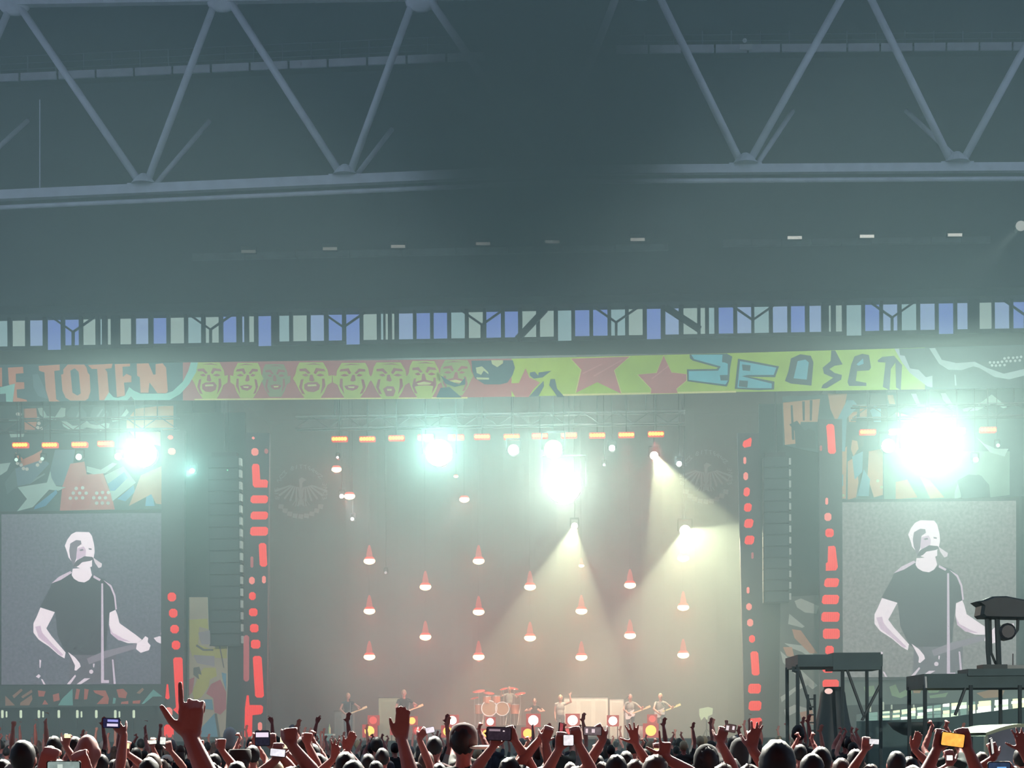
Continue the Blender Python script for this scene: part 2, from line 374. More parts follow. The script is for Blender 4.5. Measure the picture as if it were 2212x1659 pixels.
# ================================================================ the stage
random.seed(4)
def zpts(pts, ox, oy, s):                              # points read off an enlarged crop
    return [(ox + x / s, oy + y / s) for x, y in pts]
class Print:
    """flat prints on an upright cloth: every motif is one sheet a little proud of the one below"""
    def __init__(s, thing, v): s.t = thing; s.v = v; s.n = 0
    def ink(s, name, polys, col, parent=None, m=None):
        s.n += 1
        for p in polys:
            g = MB(); g.sheet([sp(x, y, s.v - .004 * s.n) for x, y in p]); o = s.t.part(name, g, m or paint(*col), parent)
        return o
def disc(x, y, r, n=10, ry=None): return [(x + r * math.cos(2 * math.pi * i / n), y + (ry or r) * math.sin(2 * math.pi * i / n)) for i in range(n)]

# deck, backdrop, side drapes, portal beam
ZS = 1.78
uL, uR = sp(-200, 1500, 0).x, sp(2420, 1500, 0).x
g = MB(); g.box((uL, -1.2, 0), (uR, 14, ZS)); struct('floor_stage', g, mat('stage_deck', srgb(52, 56, 58), .6, noise=.15, scale=1.0))
VB = 12.0
zt = sp(1106, 868, 0).z
g = MB()
n = 60; a, b = sp(430, 900, VB).x, sp(1800, 900, VB).x
vs = []; 
for i in range(n + 1):
    u = a + (b - a) * i / n; vs += [(u, VB + .02 * math.sin(i * 1.9), ZS), (u, VB + .02 * math.sin(i * 1.9), zt + 1.58)]
g.add(vs, [(2 * i, 2 * i + 2, 2 * i + 3, 2 * i + 1) for i in range(n)]); g.box((a, VB + .15, ZS), (b, VB + .3, zt + 1.58))
back = Thing('backdrop', 'dark stage backdrop cloth printed with two round skeleton eagle emblems', 'backdrop', (0, VB, ZS))
back.part('cloth', g, mat('backdrop_black', srgb(22, 24, 26), 1.0, spec=0.0))
for xa, xb, va, vb_ in ((520, 592, 1.5, 11), (1628, 1700, 1.5, 11)):
    g = MB(); p, q = sp(xa, 1000, va), sp(xb, 1000, vb_)
    if xa < 1000: g.box((p.x - .9, va, ZS), (p.x - .7, vb_, zt + 1.2))
    else: g.box((q.x + .8, va, ZS), (q.x + 1.0, vb_, zt + 1.2))
    struct('wall_wing_%s' % ('left' if xa < 1000 else 'right'), g, M_DRAPE)
g = MB(); g.box((uL, .1, zt + 1.6), (uR, 13, zt + 2.1)); struct('ceiling_stage', g, mat('stage_roof_black', srgb(30, 36, 38), .9))
# wall of the wings behind the printed cloths (dark)
for xa, xb, s_ in ((-200, 530, 'left'), (1640, 2420, 'right')):
    g = MB(); g.box((sp(xa, 1000, 1.2).x, 1.2, ZS), (sp(xb, 1000, 1.2).x, 1.4, zt)); struct('wall_wing_front_%s' % s_, g, mat('wing_black', srgb(40, 48, 50), .9, noise=.2, scale=.7))
# front skirt of the stage
g = MB(); g.box((uL, -1.3, 0), (uR, -1.2, ZS - .02)); struct('wall_stage_skirt', g, M_DRAPE)

# ---------------- skeleton eagle emblems printed on the backdrop
def emblem(cx, cy, R, lettering):
    pr = Print(back, VB - .13); c = (150, 162, 162)
    polys = []
    head = [(-.08, -.42), (.02, -.5), (.12, -.46), (.2, -.4), (.1, -.36), (.05, -.3), (-.05, -.3)]
    polys.append([(cx + x * R, cy + y * R) for x, y in head])
    polys.append([(cx + x * R, cy + y * R) for x, y in [(-.05, -.3), (.05, -.3), (.05, .0), (.09, .12), (.03, .28), (-.03, .28), (-.09, .12), (-.05, .0)]])
    polys.append([(cx + x * R, cy + y * R) for x, y in [(-.05, .28), (.05, .28), (.14, .52), (0, .44), (-.14, .52)]])
    for s in (-1, 1):
        for k in range(6):
            a = math.radians(20 + k * 17); x0, y0 = s * (.10 + .05 * (5 - k)), -.22 + .012 * k
            L = .58 - .02 * k; dx, dy = s * math.cos(a) * L, math.sin(a) * L; w = .026
            nx, ny = -dy / L * w, dx / L * w
            polys.append([(cx + (x0 + nx) * R, cy + (y0 + ny) * R), (cx + (x0 + dx + nx * 1.5) * R, cy + (y0 + dy + ny * 1.5) * R), (cx + (x0 + dx * 1.07) * R, cy + (y0 + dy * 1.07) * R),
                          (cx + (x0 + dx - nx * 1.5) * R, cy + (y0 + dy - ny * 1.5) * R), (cx + (x0 - nx) * R, cy + (y0 - ny) * R)])
        for k in range(4):
            a = math.radians(60 + k * 22); polys.append([(cx + (s * .12) * R, cy + .2 * R), (cx + (s * (.12 + .3 * math.cos(a))) * R, cy + (.2 + .3 * math.sin(a)) * R), (cx + (s * (.17 + .3 * math.cos(a))) * R, cy + (.24 + .28 * math.sin(a)) * R)])
    for p in polys: pr.n = 0; pr.ink('emblem_eagle', [p], c)
    # ring of lettering
    txt = lettering; n = len(txt)
    for i, ch in enumerate(txt):
        if ch == ' ': continue
        a = math.radians(-200 + 220 * (i + .5) / n); r = R * .86
        cu = bpy.data.curves.new('letter', 'FONT'); cu.body = ch; cu.size = R * .21 / 52; cu.align_x = 'CENTER'; cu.align_y = 'CENTER'
        q = sp(cx + r * math.cos(a), cy + r * math.sin(a), VB - .14)
        ob = bpy.data.objects.new('letter_tmp', cu); me = bpy.data.meshes.new_from_object(ob); bpy.data.objects.remove(ob)
        tilt = a + math.pi / 2
        M = Matrix.Translation(q - back.origin) @ Matrix.Rotation(-tilt, 4, Vector((0, -1, 0)) * -1) @ Matrix.Rotation(math.pi / 2, 4, 'X')
        me.transform(M); me.materials.clear(); me.materials.append(paint(*c)); back.part('letter', me, None)
    for k in range(9):
        a = math.radians(30 + 120 * (k + .5) / 9); r = R * .86; x, y = cx + r * math.cos(a), cy + r * math.sin(a)
        pr.n = 0; pr.ink('emblem_block', [[(x - 5, y - 5), (x + 6, y - 4), (x + 4, y + 6), (x - 6, y + 4)]], c)
emblem(650, 1062, 62, 'BIS ZUM BITTEREN ENDE')
emblem(1525, 1030, 62, 'BIS ZUM BITTEREN ENDE')

# ---------------- long printed banner across the portal
def by(px, t): # banner edges
    top = np.interp(px, [0, 700, 1100, 1500, 2212], [788, 779, 775, 765, 745]); bot = np.interp(px, [0, 700, 1100, 1500, 2212], [868, 863, 857, 848, 838])
    return top + (bot - top) * t
ban = Thing('banner', 'long printed banner with painted lettering, shouting faces and stars above the stage', 'banner', sp(1106, 820, 0))
g = MB(); xs = list(range(-200, 2421, 60)); vs = []
for x in xs: vs += [sp(x, by(x, 1), 0), sp(x, by(x, 0), 0)]
for x in xs: vs += [sp(x, by(x, 1), .08) , sp(x, by(x, 0), .08)]
k = len(xs)
g.add(vs, [(2 * i, 2 * i + 2, 2 * i + 3, 2 * i + 1) for i in range(k - 1)] + [(2 * k + 2 * i + 1, 2 * k + 2 * i + 3, 2 * k + 2 * i + 2, 2 * k + 2 * i) for i in range(k - 1)])
ban.part('cloth', g, paint(66, 92, 100))
P = Print(ban, -.01)
def strip(x0, x1): return [(x, by(x, 1)) for x in np.linspace(x0, x1, 8)] + [(x, by(x, 0)) for x in np.linspace(x1, x0, 8)]
P.ink('red_field', [strip(395, 1110)], (176, 104, 104)); P.ink('lime_field', [strip(1105, 1998)], (168, 205, 62))
P.ink('hem', [[(420, 861.5), (420, 864.5), (1010, 861), (1010, 857.5)], [(1210, 851.5), (1210, 855.5), (1590, 848), (1590, 844)]], (222, 225, 150))
Z1 = lambda p: zpts(p, 0, 760, 5.267)
OR = (214, 140, 106)
L = [[(0, 180), (22, 180), (25, 395), (0, 395)],
     [(90, 180), (262, 170), (268, 243), (180, 250), (182, 345), (275, 345), (278, 420), (190, 430), (195, 520), (300, 545), (310, 565), (150, 568), (150, 470), (100, 360)],
     [(440, 160), (680, 145), (680, 210), (618, 218), (640, 540), (680, 565), (560, 565), (520, 430), (505, 235), (445, 215)],
     [(770, 145), (960, 145), (985, 180), (1000, 240), (1020, 260), (1030, 450), (1005, 530), (970, 555), (800, 555), (745, 520), (710, 440), (695, 260), (720, 250), (720, 200)],
     [(1000, 150), (1280, 135), (1270, 185), (1195, 195), (1220, 230), (1240, 470), (1185, 550), (1130, 550), (1105, 195), (1045, 195)],
     [(1305, 140), (1480, 135), (1480, 165), (1395, 170), (1398, 285), (1440, 250), (1495, 275), (1495, 345), (1410, 350), (1420, 440), (1420, 500), (1330, 515)],
     [(1555, 135), (1690, 130), (1745, 260), (1770, 255), (1770, 140), (1850, 130), (1890, 180), (1910, 450), (1890, 470), (1790, 470), (1740, 400), (1700, 350), (1690, 465), (1600, 465), (1590, 290), (1560, 270)]]
for p in L: P.n = 3; P.ink('letter', [Z1(p)], OR)
P.ink('letter_hole', [Z1([(800, 215), (850, 187), (895, 230), (918, 475), (880, 497), (825, 465)])], (66, 92, 100))
P.ink('swoosh', [Z1([(1240, 460), (1290, 515), (1340, 525), (1420, 500), (1470, 400), (1520, 440), (1600, 475), (1880, 475), (1960, 450), (2080, 340), (2140, 220), (2170, 120), (2252, 120), (2232, 230), (2150, 370), (2050, 480), (1930, 548), (1530, 548), (1490, 505), (1450, 550), (1185, 550)]),
                 Z1([(0, 405), (170, 362), (145, 570), (70, 568), (65, 475), (0, 480)])], (150, 214, 196))
P.n = 2; P.ink('shading', [Z1([(370, 260), (430, 250), (500, 400), (550, 540), (430, 500), (380, 400)])], (96, 124, 130))
# shouting stencil faces
LIME = (178, 200, 92); RED = (164, 98, 98)
def face(cx, cy, w, h, kind, col=LIME, ink=RED, flip=1):
    S = lambda pts: [(cx + flip * x * w / 2, cy + y * h / 2) for x, y in pts]
    P.n = 4
    f = P.ink('face', [S([(-.62, -.98), (.55, -.98), (.78, -.55), (.82, -.25), (1.0, -.3), (.98, .1), (.75, .25), (.62, .62), (.4, .98), (-.35, .98), (-.62, .55), (-.82, .1), (-.95, -.1), (-.82, -.35), (-.76, -.7)])], col)
    polys = [S([(-.62, -.62), (-.3, -.66), (-.08, -.4), (-.2, -.36), (-.34, -.5), (-.62, -.5)]), S([(.08, -.42), (.2, -.68), (.6, -.62), (.66, -.5), (.3, -.52), (.18, -.34)]),
             S([(-.5, -.3), (-.3, -.38), (-.18, -.26), (-.34, -.22)]), S([(.2, -.28), (.4, -.38), (.62, -.28), (.4, -.22)]), S([(-.1, -.3), (.02, -.32), (.12, .0), (.02, .06), (-.14, .0)]),
             S([(-.55, -.05), (-.42, -.08), (-.5, .4), (-.35, .75), (-.5, .7), (-.64, .35)]), S([(.5, -.1), (.62, -.1), (.66, .3), (.42, .75), (.5, .3)]), S([(-.4, -.86), (.1, -.93), (.5, -.83), (.1, -.87)])]
    if kind == 0: mo = [(-.38, .2), (-.2, .1), (.25, .08), (.4, .25), (.34, .5), (.1, .62), (-.2, .6), (-.38, .45)]; te = [(-.22, .22), (.2, .2), (.24, .3), (-.22, .32)]
    elif kind == 1: mo = [(-.3, .3), (0, .22), (.42, .3), (.3, .5), (0, .56), (-.22, .46)]; te = [(-.1, .33), (.25, .32), (.2, .4), (-.05, .42)]
    elif kind == 2: mo = [(-.55, .15), (0, -.02), (.55, .12), (.6, .35), (.2, .3), (-.3, .32), (-.6, .4)]; te = [(-.4, .2), (0, .1), (.4, .18), (.3, .26), (-.3, .28)]
    else: mo = [(-.3, .45), (-.1, .3), (.2, .32), (.3, .55), (.2, .85), (-.15, .85)]; te = [(-.12, .45), (.12, .45), (.12, .55), (-.1, .56)]
    polys.append(S(mo)); P.n = 6; P.ink('face_line', polys, ink, f); P.n = 8; P.ink('teeth', [S(te)], (206, 214, 140), f)
for cx, cy, w, h, k, fl, c in ((452, 822, 72, 80, 0, 1, LIME), (534, 822, 66, 78, 1, -1, LIME), (594, 822, 60, 72, 1, 1, (140, 152, 110)), (674, 822, 78, 80, 0, 1, LIME), (762, 822, 78, 78, 1, -1, LIME), (841, 822, 80, 80, 3, 1, LIME), (916, 820, 72, 82, 2, 1, LIME), (984, 816, 74, 78, 2, -1, (150, 172, 96))):
    face(cx, cy, w * 1.12, h, k, c, RED, fl)
Z3 = lambda p: zpts(p, 800, 760, 5.267)
P.n = 9
P.ink('dark_figure', [Z3([(1150, 100), (1620, 95), (1645, 180), (1620, 260), (1560, 350), (1480, 370), (1300, 370), (1190, 300), (1160, 220)]), Z3([(800, 270), (900, 330), (1010, 370), (1080, 290), (1080, 370), (960, 400), (850, 360)]),
                      Z3([(750, 520), (800, 410), (900, 400), (1040, 520)])], (66, 96, 104))
P.ink('dark_figure_detail', [Z3([(1375, 95), (1510, 95), (1510, 130), (1445, 175), (1385, 140)]), Z3([(1200, 180), (1270, 165), (1340, 230), (1345, 255), (1290, 215), (1260, 262), (1210, 240)]), Z3([(1205, 290), (1350, 295), (1350, 315), (1215, 315)])], (186, 204, 150))
P.ink('red_star', [Z3([(1765, 190), (1810, 290), (1930, 350), (1850, 430), (1800, 515), (1650, 515), (1560, 360), (1690, 355)])], (176, 104, 104))
P.ink('dark_figure', [Z3([(1815, 235), (1870, 225), (1910, 270), (1915, 235), (2060, 215), (1960, 290), (1860, 305), (1815, 270)]), Z3([(1800, 515), (1970, 330), (1975, 390), (1915, 505)]), Z3([(2035, 380), (2050, 310), (2100, 310), (2125, 420), (2212, 515), (2130, 515), (2080, 440)])], (66, 96, 104))
Z4 = lambda p: zpts(p, 1200, 740, 5.267)
for s in ([(180, 185), (840, 160), (665, 315), (745, 580), (475, 450), (235, 570), (295, 310)], [(1230, 150), (1320, 340), (1490, 360), (1490, 430), (1375, 525), (1390, 575), (1085, 580), (1090, 525), (940, 365), (1150, 345)]):
    P.n = 3; cxx = sum(p[0] for p in s) / len(s); cyy = sum(p[1] for p in s) / len(s)
    P.ink('star_edge', [Z4([(cxx + (x - cxx) * 1.05, cyy + (y - cyy) * 1.03) for x, y in s])], (206, 214, 120)); P.ink('red_star', [Z4(s)], (190, 120, 118))
P.n = 5; P.ink('fold', [Z4([(300, 350), (520, 240), (530, 250), (310, 362)]), Z4([(430, 375), (760, 190), (770, 198), (440, 390)]), Z4([(1090, 410), (1280, 260), (1290, 270), (1100, 420)])], (206, 140, 138))
P.n = 5; P.ink('jeans_outline', [Z4([(1525, 135), (1950, 125), (2010, 160), (1985, 300), (1975, 440), (1950, 500), (1500, 440), (1495, 305), (1830, 300), (1850, 285), (1560, 205), (1530, 180)])], (58, 92, 100))
P.ink('jeans', [Z4([(1545, 138), (1900, 138), (1895, 215), (1960, 240), (1958, 440), (1935, 478), (1515, 425), (1515, 325), (1850, 320), (1880, 272), (1575, 188)])], (106, 196, 208))
P.ink('jeans_pocket', [Z4([(1870, 370), (1960, 368), (1960, 430), (1880, 432)]), Z4([(1900, 160), (1990, 170), (1970, 225), (1895, 225)])], (58, 92, 100))
Z5 = lambda p: zpts(p, 1580, 740, 3.5)
P.n = 5; P.ink('jeans_outline', [Z5([(50, 122), (205, 150), (360, 180), (330, 262), (130, 258), (325, 295), (322, 355), (205, 360), (25, 350)])], (58, 92, 100))
P.ink('jeans', [Z5([(65, 140), (205, 165), (340, 190), (320, 245), (120, 245), (80, 255), (305, 310), (305, 345), (200, 345), (45, 340)])], (106, 190, 202))
P.ink('jeans_pocket', [Z5([(80, 165), (145, 172), (140, 215), (85, 210)]), Z5([(60, 285), (125, 290), (120, 340), (55, 332)])], (58, 92, 100))
for s in ([(450, 120), (520, 88), (600, 100), (620, 150), (605, 325), (450, 310), (405, 290), (430, 220)], [(755, 60), (785, 60), (840, 165), (780, 175), (740, 200), (780, 230), (835, 245), (830, 280), (720, 345), (680, 345), (690, 320), (770, 265), (700, 235), (690, 190), (750, 140)],
          [(905, 170), (930, 105), (990, 85), (1040, 95), (1055, 190), (1040, 210), (950, 215), (940, 290), (1020, 305), (1020, 328), (890, 328), (878, 300)], [(1105, 135), (1140, 108), (1230, 100), (1290, 170), (1280, 360), (1245, 340), (1240, 150), (1205, 200), (1195, 360), (1145, 335), (1165, 150), (1110, 148)]):
    P.n = 5; P.ink('letter', [Z5(s)], (60, 74, 78))
P.ink('letter_hole', [Z5([(500, 140), (560, 128), (585, 150), (570, 280), (470, 270)]), Z5([(945, 165), (995, 120), (1000, 160), (960, 175)])], (104, 176, 190))
P.n = 4; P.ink('dark_end', [Z5([(1232, 46), (2400, 22), (2400, 345), (1510, 338), (1480, 330), (1350, 230), (1290, 150)])], (178, 196, 196))
P.ink('dark_end', [Z5([(1268, 45), (2400, 22), (2400, 345), (1520, 340), (1520, 250), (1470, 262), (1415, 205), (1350, 195), (1310, 100), (1275, 95)])], (74, 90, 92))
P.ink('pale_arc', [Z5([(1495, 43), (1540, 41), (1590, 130), (1700, 155), (1840, 145), (1930, 190), (2060, 235), (2212, 200), (2212, 250), (2100, 278), (1990, 260), (1870, 190), (1830, 180), (1740, 208), (1640, 205), (1570, 160)]), Z5([(1685, 240), (1695, 245), (1702, 325), (1690, 325)])], (176, 200, 196))
P.ink('dot', [disc(1580 + x / 3.5, 740 + y / 3.5, 3, 8) for x, y in ((1955, 150), (1985, 150), (2015, 150), (2045, 145), (2080, 140), (2110, 140), (1970, 172), (2000, 174), (2030, 172), (2065, 170), (2065, 120), (2095, 115), (2130, 115), (2160, 112), (2190, 108), (2145, 138), (2180, 135))], (200, 212, 206))

# ---------------- printed wing cloths
VM = .9
def cloth(label, outline, col, v=VM):
    pts = [sp(x, y, v) for x, y in outline]; t = Thing('printed_cloth', label, 'printed cloth', (sum((p for p in pts), Vector()) / len(pts)))
    g = MB(); g.slab(pts, .06); t.part('cloth', g, paint(*col)); return t, Print(t, v - .004)
Zm = lambda p: zpts(p, 0, 850, 3.95)
t, P = cloth('graffiti cloth of orange, red and blue shapes above the screen under TOTEN', [(-200, 878), (380, 874), (376, 980), (361, 1000), (359, 1099), (-200, 1112)], (60, 84, 88))
MINT, ORG, REDP, BLU, STL, TAN, DK = (176, 214, 202), (212, 140, 108), (204, 96, 92), (74, 150, 186), (100, 132, 146), (202, 156, 116), (58, 78, 80)
P.ink('grey_patch', [Zm([(565, 170), (610, 110), (690, 110), (740, 170), (730, 225), (680, 268), (610, 270)]), Zm([(770, 180), (800, 115), (890, 110), (930, 170), (900, 245), (830, 265), (770, 250)]), Zm([(950, 130), (1060, 105), (1050, 190), (960, 215)]), Zm([(560, 330), (830, 310), (830, 350), (540, 350)]), Zm([(40, 760), (130, 640), (150, 790), (60, 860)])], (86, 112, 112))
P.ink('grey_streak', [Zm([(650, 200), (680, 130), (690, 135), (665, 205)]), Zm([(820, 200), (870, 130), (880, 135), (830, 220)]), Zm([(850, 230), (905, 150), (915, 155), (865, 240)]), Zm([(180, 770), (350, 640), (360, 650), (200, 785)]), Zm([(230, 760), (380, 680), (385, 690), (250, 775)])], (128, 154, 150))
P.ink('orange_patch', [Zm([(200, 130), (310, 125), (320, 220), (300, 310), (210, 330)]), Zm([(130, 500), (200, 560), (290, 520), (360, 480), (350, 560), (280, 610), (180, 620)])], ORG)
P.ink('mint_arc', [Zm([(320, 125), (360, 120), (400, 190), (470, 200), (520, 120), (560, 125), (555, 195), (500, 215), (450, 230), (380, 215), (340, 180)]), Zm([(525, 235), (570, 240), (620, 275), (680, 270), (735, 225), (770, 260), (830, 270), (900, 250), (935, 255), (930, 290), (860, 320), (800, 300), (740, 290), (680, 315), (600, 315), (540, 280)]),
                   Zm([(75, 220), (190, 205), (150, 240), (75, 245)]), Zm([(75, 325), (210, 335), (200, 370), (90, 375)]), Zm([(0, 600), (90, 590), (60, 660), (0, 700)]), Zm([(940, 200), (1030, 200), (1080, 130), (1100, 160), (1040, 230), (960, 240)])], MINT)
P.ink('tan_patch', [Zm([(1080, 230), (1160, 130), (1320, 110), (1480, 105), (1480, 480), (1180, 400), (1080, 300)])], TAN)
P.ink('steel_patch', [Zm([(470, 480), (640, 480), (620, 640), (560, 790), (430, 780), (410, 730)]), Zm([(130, 640), (380, 560), (420, 600), (260, 770), (150, 790)])], STL)
P.ink('red_patch', [Zm([(600, 600), (720, 580), (740, 690), (880, 680), (960, 900), (980, 990), (510, 1000), (530, 800)])], (206, 116, 108))
P.ink('deep_red_patch', [Zm([(700, 700), (840, 690), (920, 860), (790, 900), (760, 980), (600, 990)])], REDP)
P.ink('mint_patch', [Zm([(150, 800), (400, 760), (430, 660), (440, 720), (480, 790), (560, 800), (500, 830), (420, 820), (280, 970), (145, 1005), (230, 900)]), Zm([(740, 620), (860, 650), (960, 590), (1000, 600), (900, 680), (800, 690), (740, 670)]), Zm([(890, 700), (1050, 620), (1160, 760), (960, 920), (930, 800)])], MINT)
P.ink('blue_patch', [Zm([(920, 770), (1060, 670), (1090, 720), (1050, 760), (980, 830), (940, 830)]), Zm([(1000, 900), (1140, 780), (1150, 840), (1070, 920)]), Zm([(300, 960), (480, 820), (490, 850), (390, 960), (290, 990)]), Zm([(1250, 860), (1300, 850), (1320, 960), (1240, 960)])], BLU)
P.ink('tan_patch', [Zm([(1200, 700), (1420, 600), (1420, 950), (1330, 940), (1290, 860), (1100, 960)])], TAN)
P.ink('dot', [disc(x / 3.95, 850 + y / 3.95, 4, 8) for x, y in ((650, 810), (705, 805), (625, 850), (680, 850), (735, 850), (825, 850), (875, 845), (925, 845), (600, 893), (650, 893), (705, 890), (800, 890), (850, 890), (900, 890), (825, 935), (873, 935), (922, 935), (150, 175), (172, 178), (325, 215), (332, 255), (322, 292), (355, 300), (150, 595), (180, 610), (200, 640), (230, 645), (320, 610), (345, 580))], (222, 226, 214))
Zr = lambda p: zpts(p, 1600, 820, 3.614)
t, P = cloth('graffiti cloth of tan and blue shapes above the screen behind the camera platforms', [(1690, 856), (2400, 832), (2400, 1068), (1805, 1082), (1800, 985), (1692, 962)], (70, 92, 92))
P.ink('sage_patch', [Zr([(1120, 540), (1300, 480), (1700, 620), (1700, 930), (1120, 935)]), Zr([(1700, 560), (2100, 560), (2100, 900), (1950, 920), (1940, 820), (1860, 740), (1700, 780)])], (126, 158, 140))
P.ink('grey_patch', [Zr([(1000, 120), (1130, 110), (1150, 330), (1110, 330), (1090, 220), (1010, 230)]), Zr([(870, 440), (960, 430), (960, 520), (900, 540)])], (92, 104, 98))
P.ink('tan_patch', [Zr([(330, 180), (620, 150), (600, 330), (470, 330), (430, 500), (345, 510)]), Zr([(680, 110), (830, 110), (800, 280), (740, 320), (700, 230)]), Zr([(840, 260), (910, 250), (900, 330), (845, 330)]), Zr([(930, 200), (995, 205), (995, 305), (930, 300)]), Zr([(740, 600), (830, 520), (820, 930), (735, 930)]), Zr([(835, 640), (900, 600), (920, 800), (900, 920), (835, 940)]), Zr([(1000, 560), (1110, 540), (1110, 900), (1040, 920), (990, 760)]), Zr([(1210, 800), (1300, 780), (1380, 920), (1210, 935)]), Zr([(1400, 760), (1480, 790), (1590, 920), (1480, 930)])], (206, 158, 118))
P.ink('dark_stripe', [Zr([(390, 200), (405, 200), (420, 470), (400, 470)]), Zr([(480, 170), (500, 170), (500, 320), (485, 320)]), Zr([(540, 160), (560, 160), (555, 320), (540, 320)]), Zr([(380, 350), (440, 320), (500, 400), (530, 380), (580, 400), (590, 540), (430, 530), (420, 400)])], (54, 66, 68))
P.ink('blue_patch', [Zr([(830, 160), (880, 160), (920, 210), (830, 300), (815, 560), (745, 560), (745, 330)]), Zr([(1010, 240), (1050, 200), (1095, 230), (1095, 330), (1040, 330)]), Zr([(870, 600), (955, 560), (950, 720), (890, 780)]), Zr([(740, 760), (800, 740), (800, 830), (740, 840)]), Zr([(960, 700), (1010, 780), (1000, 910), (910, 910)])], (120, 172, 184))
P.ink('mint_arc', [Zr([(1330, 110), (1370, 110), (1400, 190), (1530, 230), (1550, 320), (1500, 280), (1480, 230), (1380, 210)]), Zr([(1560, 105), (1600, 105), (1670, 215), (1640, 220), (1580, 160)]), Zr([(1730, 230), (1860, 190), (1960, 115), (2080, 215), (2050, 222), (1970, 185), (1850, 240), (1740, 250)]), Zr([(1840, 450), (1900, 500), (2000, 540), (2090, 540), (2060, 600), (1950, 570)]), Zr([(1670, 880), (1700, 800), (1730, 790), (1720, 920), (1670, 930)])], (178, 214, 200))
P.ink('tan_patch', [Zr([(1210, 250), (1280, 270), (1370, 310), (1350, 340), (1220, 320)]), Zr([(1140, 120), (1190, 120), (1210, 200), (1160, 190)]), Zr([(870, 470), (910, 480), (920, 540), (880, 600), (860, 540)])], (206, 164, 120))
P.ink('dark_patch', [Zr([(1690, 790), (1780, 740), (1880, 750), (1940, 830), (1940, 910), (1730, 930)])], (62, 88, 88))
P.ink('dot', [disc(1600 + x / 3.614, 820 + y / 3.614, 3.5, 8) for x, y in ((745, 560), (735, 670), (1070, 790), (1100, 840), (750, 860), (800, 905))], (205, 214, 170))
Zl = lambda p: zpts(p, 0, 1240, 3.95)
# narrow cloths beside the loudspeakers
t, P = cloth('narrow yellow, pink and blue graffiti cloth behind the raised pointing hand', [(408, 1290), (448, 1290), (452, 1396), (491, 1394), (491, 1480), (486, 1592), (402, 1592)], (196, 196, 170), 1.12)
P.ink('yellow_patch', [Zl([(1610, 390), (1770, 380), (1780, 470), (1700, 450), (1690, 600), (1800, 640), (1860, 615), (1935, 615), (1935, 720), (1640, 700), (1615, 620)]), Zl([(1700, 850), (1740, 800), (1840, 800), (1850, 870), (1790, 900), (1780, 960), (1720, 1050), (1660, 1080), (1640, 1010)])], (200, 208, 110))
P.ink('grey_patch', [Zl([(1650, 690), (1830, 700), (1830, 790), (1680, 760)]), Zl([(1690, 500), (1790, 480), (1800, 600), (1720, 600)])], (176, 178, 182))
P.ink('pink_patch', [Zl([(1800, 940), (1880, 900), (1930, 1010), (1930, 1150), (1880, 1200), (1830, 1180), (1820, 1060), (1760, 1020)]), Zl([(1610, 900), (1660, 880), (1640, 1010), (1610, 1040)])], (198, 116, 126))
P.ink('blue_patch', [Zl([(1740, 1070), (1810, 1070), (1820, 1160), (1750, 1150)]), Zl([(1700, 1330), (1830, 1190), (1860, 1390), (1680, 1390)]), Zl([(1890, 840), (1930, 850), (1930, 1000), (1900, 900)])], (110, 176, 200))
P.ink('dark_line', [Zl([(1870, 620), (1880, 620), (1915, 800), (1905, 800)]), Zl([(1650, 800), (1700, 790), (1720, 860), (1690, 850), (1700, 900), (1650, 860)]), Zl([(1830, 1190), (1850, 1190), (1880, 1390), (1860, 1390)]), Zl([(1680, 600), (1740, 640), (1820, 640), (1820, 655), (1730, 655), (1670, 615)])], (112, 122, 112))
Zq = lambda p: zpts(p, 1600, 1240, 3.614)
t, P = cloth('narrow grey and orange graffiti cloth beside the tarpaulin-draped stack', [(1686, 1290), (1772, 1285), (1776, 1600), (1682, 1604)], (96, 106, 104), 1.12)
P.ink('pale_patch', [Zq([(420, 210), (470, 190), (610, 250), (590, 310), (500, 300), (440, 260)]), Zq([(380, 310), (500, 410), (480, 420), (370, 390)]), Zq([(340, 540), (500, 560), (580, 640), (600, 700), (480, 610), (400, 580)]), Zq([(310, 600), (420, 700), (600, 870), (560, 900), (400, 760), (330, 690)]), Zq([(340, 1060), (420, 1020), (560, 1060), (580, 1130), (430, 1080), (350, 1120)]), Zq([(310, 960), (520, 820), (560, 850), (420, 920), (320, 1000)])], (186, 198, 190))
P.ink('orange_patch', [Zq([(400, 430), (470, 440), (600, 620), (540, 620), (420, 500)]), Zq([(330, 570), (400, 570), (420, 650), (360, 640)]), Zq([(460, 1080), (560, 1060), (580, 1180), (480, 1150)])], (204, 150, 116))
# strips of printed cloth under the screens
t, P = cloth('low strip of red and teal graffiti cloth under the screen beside the pointing hand', [(-200, 1484), (356, 1478), (354, 1524), (-200, 1532)], (70, 84, 82), .15)
Zb = lambda p: zpts(p, 0, 1480, 5.267)
P.ink('red_patch', [Zb([(430, 60), (520, 70), (500, 130), (440, 130)]), Zb([(600, 110), (670, 90), (680, 170), (610, 190)]), Zb([(870, 40), (910, 50), (890, 160), (850, 160)]), Zb([(960, 40), (1010, 50), (990, 160), (955, 165)]), Zb([(1060, 60), (1200, 60), (1240, 150), (1230, 215), (1100, 215), (1180, 130), (1080, 90)]), Zb([(1325, 50), (1400, 40), (1450, 90), (1430, 150), (1350, 140)]), Zb([(1380, 190), (1460, 180), (1460, 215), (1375, 215)]), Zb([(1510, 180), (1600, 170), (1590, 210), (1510, 210)]), Zb([(480, 220), (510, 165), (550, 220)])], (214, 118, 100))
